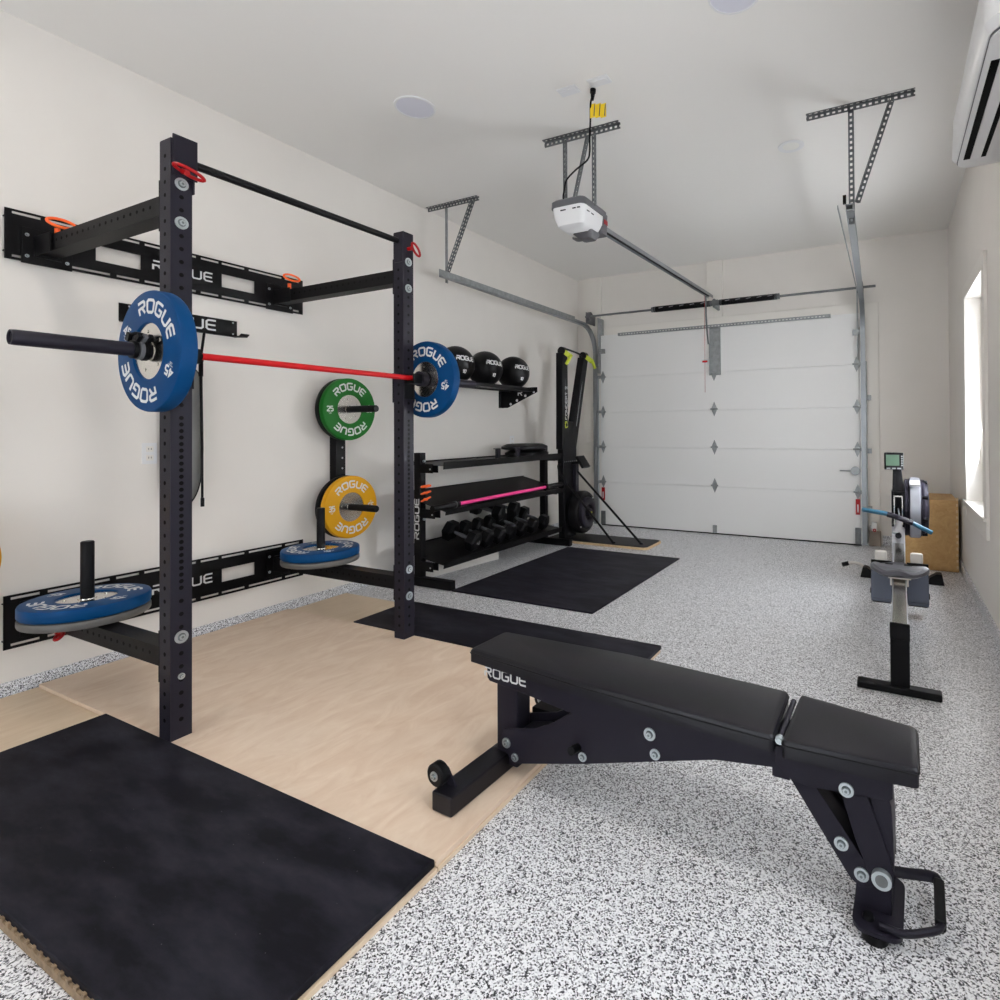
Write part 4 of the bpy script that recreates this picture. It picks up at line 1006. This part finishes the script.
# flywheel
fx0, fx1, fyc, fzc, fr = 3.728, 3.915, 5.36, .590, .232
T = axisT((fx0, fyc, fzc), (1, 0, 0), (0, 0, 1))
m = MB(); m.lathe([(0, 0), (fr-.03, 0), (fr-.012, .01), (fr-.012, .035), (fr-.004, .04), (fr-.004, .115), (fr-.014, .118), (fr-.014, .14), (fr-.04, .165), (.08, .175), (0, .175)], T, 56, closed=False); m.build('flywheel_cage', M['upright'], rw)
m = MB(); m.lathe([(fr-.003, .042), (fr+.002, .045), (fr+.002, .108), (fr-.003, .112)], T, 56); label(m.build('flywheel_band', M['flyl'], rw), 'silver perforated band')
for k in range(8):
    m = MB(); a = k*PI/4+.3; m.cyl((fx0+.125, fyc+(fr-.02)*math.cos(a), fzc+(fr-.02)*math.sin(a)), (fx0+.16, fyc+(fr-.02)*math.cos(a), fzc+(fr-.02)*math.sin(a)), .014, 12); m.build('cage_knob', M['plastic'], rw)
m = MB(); m.box((fx0+.075, 5.20, fzc+fr-.03), (.07, .02, .04), Matrix.Rotation(-.75, 3, 'X')); m.build('sticker', M['white'], rw)
m = MB(); m.cyl((RXc-.02, 5.08, .285), (RXc+.03, 5.06, .285), .02, 12); m.cyl((RXc+.0, 5.12, .40), (RXc, 5.16, .40), .022, 14); m.mat(1).cyl((RXc-.04, 5.15, .415), (RXc-.0, 5.13, .415), .010, 10); m.build('height_knob', [M['plastic'], M['zinc']], rw)
# monitor
m = MB(); R_ = Matrix.Rotation(-.06, 3, 'X'); m.box((3.664, 5.12, .962), (.130, .03, .130), R_); mo = m.build('monitor', M['plastic'], rw, bevel=.006)
m = MB(); m.box((3.656, 5.1035, .970), (.090, .003, .082), R_); m.build('screen', M['lcd'], mo)
m = MB()
for k in range(5): m.box((3.719, 5.1035, 1.000-.017*k), (.012, .004, .010), R_)
for k in range(3): m.box((3.628+.036*k, 5.1035, .908), (.026, .004, .011), R_)
m.build('button', M['greyprint'], mo)
# handle (curved, hanging a little crooked)
pts = [(3.452, 4.98, .602), (3.53, 4.96, .594), (3.63, 4.945, .582), (3.70, 4.94, .560), (3.77, 4.945, .533), (3.83, 4.96, .500), (3.902, 4.985, .462)]
m = MB(); sp = smooth_path(pts, 5); m.tube(sp, .0165, 12); label(m.build('handle', M['navy'], rw), 'blue curved handle')
m = MB(); m.tube([(3.62, 4.930, .583), (3.66, 4.925, .575), (3.70, 4.922, .562), (3.74, 4.926, .548), (3.78, 4.932, .530)], .0195, 10); m.build('handle_center', M['upright'], rw)
m = MB(); m.cyl((3.70, 4.94, .56), (RXc, 5.16, .60), .005, 8); m.build('chain', M['zinc'], rw)
m = MB(); m.tube(smooth_path([(3.45, 5.40, .06), (3.42, 5.42, .085), (3.39, 5.43, .095), (3.34, 5.44, .095), (3.31, 5.44, .085)]), [.012]*33, 8); m.mat(1).cyl((3.32, 5.44, .088), (3.27, 5.44, .070), .018, 12); m.build('side_lever', [M['trim'], M['plastic']], rw)

rw.rotation_euler.z = -.014; rw.location.x += .006
# plyo box
t = thing('plyo_box', 'birch plywood jump box standing in the corner behind the rowing machine', 'jump box', (3.98, 6.1, 0))
m = MB(); bx0, bx1, by0, by1, bz = 3.785, 4.180, 5.86, 6.42, .60
m.b2((bx0, by0, .001), (bx1, by1, bz)); m.build('box_panel', M['birch'], t, bevel=.006)
m = MB()
for k in range(12): m.b2((bx1-.0185, by0-.0006, .03+k*.052), (bx1-.0005, by0+.001, .054+k*.052))
m.build('finger_joint', M['plyedge'], t)
# garage sensor and small box by the door
t = thing('safety_sensor', 'white safety sensor with a glowing red light at the right door track', 'sensor', (3.52, 6.66, .2))
m = MB(); m.b2((3.50, 6.70, .16), (3.55, 6.745, .25)); m.b2((3.48, 6.745, .18), (3.54, L-.031, .20)); m.build('sensor_body', M['whitepl'], t, bevel=.003)
m = MB(); m.cyl((3.527, 6.70, .17), (3.527, 6.692, .17), .017, 14); m.mat(1).cyl((3.527, 6.692, .17), (3.527, 6.690, .17), .006, 10); m.build('indicator', [M['redpl'], M['white']], t)
t = thing('door_stop_post', 'low tan metal post beside the right door track', 'post', (3.53, 6.77, 0))
m = MB(); m.b2((3.475, 6.73, .001), (3.585, L-.031, .15)); m.build('post_body', mat('tan_metal', (.28, .23, .19), .6), t, bevel=.003)

# ------------------------------------------------------------------ adjustable bench
BR = (2.43, 1.965, 0); byaw = -.045
bn = thing('weight_bench', 'black adjustable weight bench in the foreground', 'weight bench', BR, (0, 0, byaw))
def bb(m, name, mt, parent=bn, **k): return m.build(name, mt, parent, local=True, **k)
def pad(poly, z0, z1, name):
    m = MB()
    def off(p, d):
        cx = sum(a for a, b in p)/len(p); cy = sum(b for a, b in p)/len(p)
        return [(a-(d if a > cx else -d), b-(d if b > cy else -d)) for a, b in p]
    def sec(p, z, r=.014, n=5):
        q = []; N_ = len(p)
        for i in range(N_):
            a, b, c = Vector(p[i-1]), Vector(p[i]), Vector(p[(i+1) % N_])
            u = (a-b).normalized(); v = (c-b).normalized()
            s0, s1 = b+u*r, b+v*r
            for k in range(n+1):
                t_ = k/n; pt = (1-t_)**2*s0+2*t_*(1-t_)*b+t_**2*s1; q.append((pt.x, pt.y, z(pt.x) if callable(z) else z))
        return q
    z0f = z0; 
    loft(m, [sec(off(poly, .012), lambda x: z0(x)), sec(poly, lambda x: z0(x)+.006), sec(poly, lambda x: z1(x)-.008), sec(off(poly, .0035), lambda x: z1(x)-.002), sec(off(poly, .011), lambda x: z1(x))])
    o = bb(m, name, M['vinyl'])
    m = MB(); m.tube([Vector(p) for p in sec(off(poly, -.0008), lambda x: z1(x)-.014)], .0020, 6, closed=True); bb(m, 'seam_piping', M['plastic'], o)
    return o
zt1 = lambda x: .450-.012*max(0, x)
pad([(-.085, -.092), (.42, -.126), (.972, -.130), (.958, .140), (.42, .148), (-.085, .105)], lambda x: zt1(x)-.050, zt1, 'back_pad')
zt2 = lambda x: .437+.002*(x-1.0)
pad([(.994, -.138), (1.296, -.115), (1.291, .095), (.990, .143)], lambda x: zt2(x)-.052, zt2, 'seat_pad')
# side plates
for s in (-1, 1):
    y0, y1 = (s*.058, s*.064)
    m = MB(); m.prism([(-.03, .392), (-.028, .350), (-.018, .340), (.105, .331), (.320, .309), (.25, .262), (.18, .225), (.045, .190), (.030, .155), (.038, .125), (.085, .085), (.112, .088), (.363, .158), (.596, .231), (.796, .293), (.979, .322), (1.0, .345), (1.0, .388), (.5, .385)], min(y0, y1), max(y0, y1)); sp_ = bb(m, 'side_plate', M['upright'], bevel=.0015)
    if s < 0:
        m = MB(); letter_mb(m, 'ROGUE', flat_map((.052, -.0655, .3710), (1, 0, 0), (0, 0, 1)), .030, 1.08, .2, .3); bb(m, 'lettering', M['white'], sp_, smooth=False)
    for x, z, r in ((.057, .145, .0170), (.093, .105, .014), (.363, .182, .0145), (.597, .314, .0185), (.614, .259, .0160)):
        m = MB(); bolt(m, (x, s*.064, z), (0, s, 0), r); bb(m, 'bolt', [M['zinc'], M['bolthead']], sp_)
m = MB(); m.b2((.0, -.058, .355), (.98, .058, .384)); m.prism([(.36, .17), (.596, .235), (.796, .297), (.97, .328), (.97, .36), (.33, .36)], -.057, .057); bb(m, 'spine', M['upright'], bevel=.004)
m = MB(); m.beam((.09, 0, .14), (.55, 0, .265), .07, .10, (0, 1, 0)); bb(m, 'lower_beam', M['upright'], bevel=.004)
m = MB(); m.b2((-.008, -.038, .05), (.082, .038, .37)); bb(m, 'rear_post', M['upright'], bevel=.005)
m = MB(); m.b2((-.038, -.315, .031), (.045, .315, .092)); bb(m, 'rear_foot', M['vinyl'], bevel=.006)
for s in (-1, 1):
    m = MB(); m.lathe([(0, -.018), (.030, -.018), (.036, -.013), (.036, .013), (.030, .018), (0, .018)], axisT((-.038, s*.285, .130), (0, 1, 0), (0, 0, 1)), 24, closed=False); wh = bb(m, 'wheel', M['plastic'])
    m = MB(); bolt(m, (-.038, s*.285-.018, .130), (0, -1, 0), .015, .003, .009); m.lathe([(.030, -.004), (.0355, -.004), (.0355, .004), (.030, .004)], axisT((-.038, s*.285, .130), (0, 1, 0), (0, 0, 1)), 24); bb(m, 'wheel_bolt', [M['zinc'], M['bolthead']], wh)
    m = MB(); m.prism([(-.055, .115), (-.01, .088), (.02, .09), (-.02, .145)], s*.285+.019, s*.285+.025); bb(m, 'wheel_fork', M['upright'])
# adjuster handle behind, knob
m = MB(); m.b2((.05, .09, .17), (.15, .20, .20)); m.beam((.05, .12, .16), (.30, .10, .20), .03, .03); bb(m, 'pull_handle', M['plastic'], bevel=.003)
m = MB(); m.cyl((.345, -.058, .205), (.345, -.105, .215), .013, 14); bb(m, 'adjuster_knob', M['plastic'])
# hinge between pads
m = MB(); m.cyl((.983, -.100, .420), (.975, .120, .420), .0075, 16); m.mat(1).cyl((.983, -.102, .420), (.983, -.112, .420), .0115, 16); m.cyl((.983, -.112, .420), (.983, -.119, .420), .0080, 6); bb(m, 'hinge_rod', [M['upright'], M['zinc']])
m = MB(); m.prism([(.955, .30), (1.0, .30), (1.0, .385), (.955, .385)], -.07, .07); bb(m, 'hinge_block', M['upright'])
# seat plates
for s in (-1, 1):
    y0, y1 = sorted((s*.070, s*.076))
    m = MB(); m.prism([(.965, .386), (1.240, .386), (1.240, .330), (1.232, .322), (1.171, .316), (1.05, .302), (1.005, .306), (.965, .340)], y0, y1); sp_ = bb(m, 'seat_bracket', M['upright'], bevel=.0015)
    m = MB(); bolt(m, (1.137, s*.076, .322), (0, s, 0), .0175); bb(m, 'bolt', [M['zinc'], M['bolthead']], sp_)
    # slanted front link
    y0, y1 = sorted((s*.050, s*.056))
    m = MB(); m.prism([(.975, .330), (1.035, .330), (1.195, .120), (1.192, .088), (1.165, .078), (1.142, .092)], y0, y1); ln = bb(m, 'front_link', M['upright'], bevel=.0015)
    for x, z in ((1.122, .172), (1.168, .112)): m = MB(); bolt(m, (x, s*.056, z), (0, s, 0), .0170); bb(m, 'bolt', [M['zinc'], M['bolthead']], ln)
    # seat post
    y0, y1 = sorted((s*.060, s*.066))
    m = MB(); m.prism([(1.115, .33), (1.178, .33), (1.215, .23), (1.240, .150), (1.240, .115), (1.222, .098), (1.200, .10), (1.188, .118), (1.155, .20)], y0, y1); lg = bb(m, 'seat_post_plate', M['upright'], bevel=.0015)
    m = MB(); m.cyl((1.214, s*.066, .128), (1.214, s*.080, .128), .0225, 24); m.mat(1).cyl((1.214, s*.080, .128), (1.214, s*.0815, .128), .014, 24); bb(m, 'pivot_bolt', [M['zinc'], M['galvd']], lg)
m = MB(); m.prism([(1.185, .345), (1.222, .345), (1.236, .300), (1.240, .22), (1.240, .14), (1.22, .12), (1.205, .20)], -.060, .060); bb(m, 'curved_post', M['upright'], bevel=.004)
m = MB(); m.prism([(1.00, .31), (1.035, .31), (1.19, .10), (1.165, .08)], -.048, .048) ; bb(m, 'link_web', M['upright'])
# front foot and carrying handle
m = MB(); m.prism([(1.150, .030), (1.235, .030), (1.235, .115), (1.19, .115), (1.155, .080)], -.055, .055); bb(m, 'foot_bracket', M['upright'], bevel=.004)
m = MB(); loft(m, [rrect(1.205, -.02, .024, .11, .21, .03), rrect(1.205, -.02, .034, .11, .21, .03)]); bb(m, 'foot_plate', M['upright'])
for y in (-.095, .06): m = MB(); m.lathe([(0, .001), (.030, .001), (.034, .024), (0, .024)], Matrix.Translation((1.20, y, 0)), 20, closed=False); bb(m, 'rubber_foot', M['plastic'])
m = MB(); m.lathe([(0, .034), (.014, .034), (.012, .043), (0, .046)], Matrix.Translation((1.185, -.085, 0)), 16, closed=False); bb(m, 'foot_bolt', M['plastic'])
m = MB(); 
m.tube(smooth_path([(1.21, -.105, .042), (1.26, -.105, .042), (1.31, -.085, .052), (1.334, -.065, .056), (1.336, -.03, .058), (1.336, .03, .058), (1.334, .085, .056), (1.32, .105, .052), (1.26, .10, .042), (1.21, .085, .042)], 5), .0085, 10, flat=1.6); bb(m, 'carry_handle', M['upright'], bevel=.002)
m = MB(); m.beam((1.336, -.062, .058), (1.336, .082, .058), .024, .030, (0, 0, 1)); bb(m, 'hand_grip', M['plastic'], bevel=.006)

# ------------------------------------------------------------------ light
wd = bpy.data.worlds.new('overcast'); SC.world = wd; wd.use_nodes = True
bg = wd.node_tree.nodes['Background']; bg.inputs['Color'].default_value = (.86, .93, 1.0, 1); bg.inputs['Strength'].default_value = 3.0
def area(name, loc, direction, sx, sy, power, col):
    l = bpy.data.lights.new(name, 'AREA'); l.shape = 'RECTANGLE'; l.size = sx; l.size_y = sy; l.energy = power; l.color = col
    o = bpy.data.objects.new(name, l); COL.objects.link(o); o.location = loc
    o.rotation_euler = Vector(direction).to_track_quat('-Z', 'Z').to_euler(); return o
DAY = (.93, .965, 1.0)
# daylight lamps stand in the window openings, just outside the glass
area('daylight_side_window', (W+.16, (win1[0]+win1[1])/2, 1.43), (-1, -.12, .10), .86, 1.5, 230, DAY)
area('daylight_near_window', (W+.16, (win2[0]+win2[1])/2, 1.43), (-1, 0, .35), 1.66, 1.5, 30, DAY)
area('daylight_rear_glass', ((win3[0]+win3[1])/2, Y0-.16, 1.15), (0, 1, .35), 2.5, 2.0, 58, DAY)
def spot(loc, power, col=(1, .94, .87)):
    l = bpy.data.lights.new('downlight_lamp', 'AREA'); l.shape = 'DISK'; l.size = .13; l.energy = power; l.color = col
    o = bpy.data.objects.new('downlight_lamp', l); COL.objects.link(o); o.location = loc
for x, y, p in ((3.074, 4.405, 5), (1.10, 1.2, 5), (3.06, 1.2, 14)): spot((x, y, H-.02), p)
for x, y, lb in ((1.10, 1.2, 'recessed ceiling light near the left wall'), (3.06, 1.2, 'recessed ceiling light above the camera')): downlight(x, y, lb)

# ------------------------------------------------------------------ camera
cd = bpy.data.cameras.new('camera'); cam = bpy.data.objects.new('camera', cd); COL.objects.link(cam)
f, cx, cy = 564.816, 604.14, 424.065
yaw, pitch, roll = .4665, .0083, -.0058
cd.sensor_width = 36; cd.lens = f/1000*36; cd.shift_x = (500-cx)/1000; cd.shift_y = (cy-500)/1000
cd.clip_start = .05
fw = Vector((-math.sin(yaw)*math.cos(pitch), math.cos(yaw)*math.cos(pitch), math.sin(pitch)))
rt_ = Vector((math.cos(yaw), math.sin(yaw), 0)); up_ = rt_.cross(fw)
r2 = rt_*math.cos(roll)+up_*math.sin(roll); u2 = -rt_*math.sin(roll)+up_*math.cos(roll)
cam.matrix_world = Matrix.Translation((3.6641, .3126, 1.2201)) @ Matrix((r2, u2, -fw)).transposed().to_4x4()
SC.camera = cam
SC.view_settings.view_transform = 'Standard'; SC.view_settings.look = 'None'; SC.view_settings.exposure = -0.22; SC.view_settings.gamma = 1
SC.view_settings.use_curve_mapping = False
SC.cycles.use_denoising = True
SC.cycles.max_bounces = 8; SC.cycles.diffuse_bounces = 5
SC.cycles.sample_clamp_indirect = 6
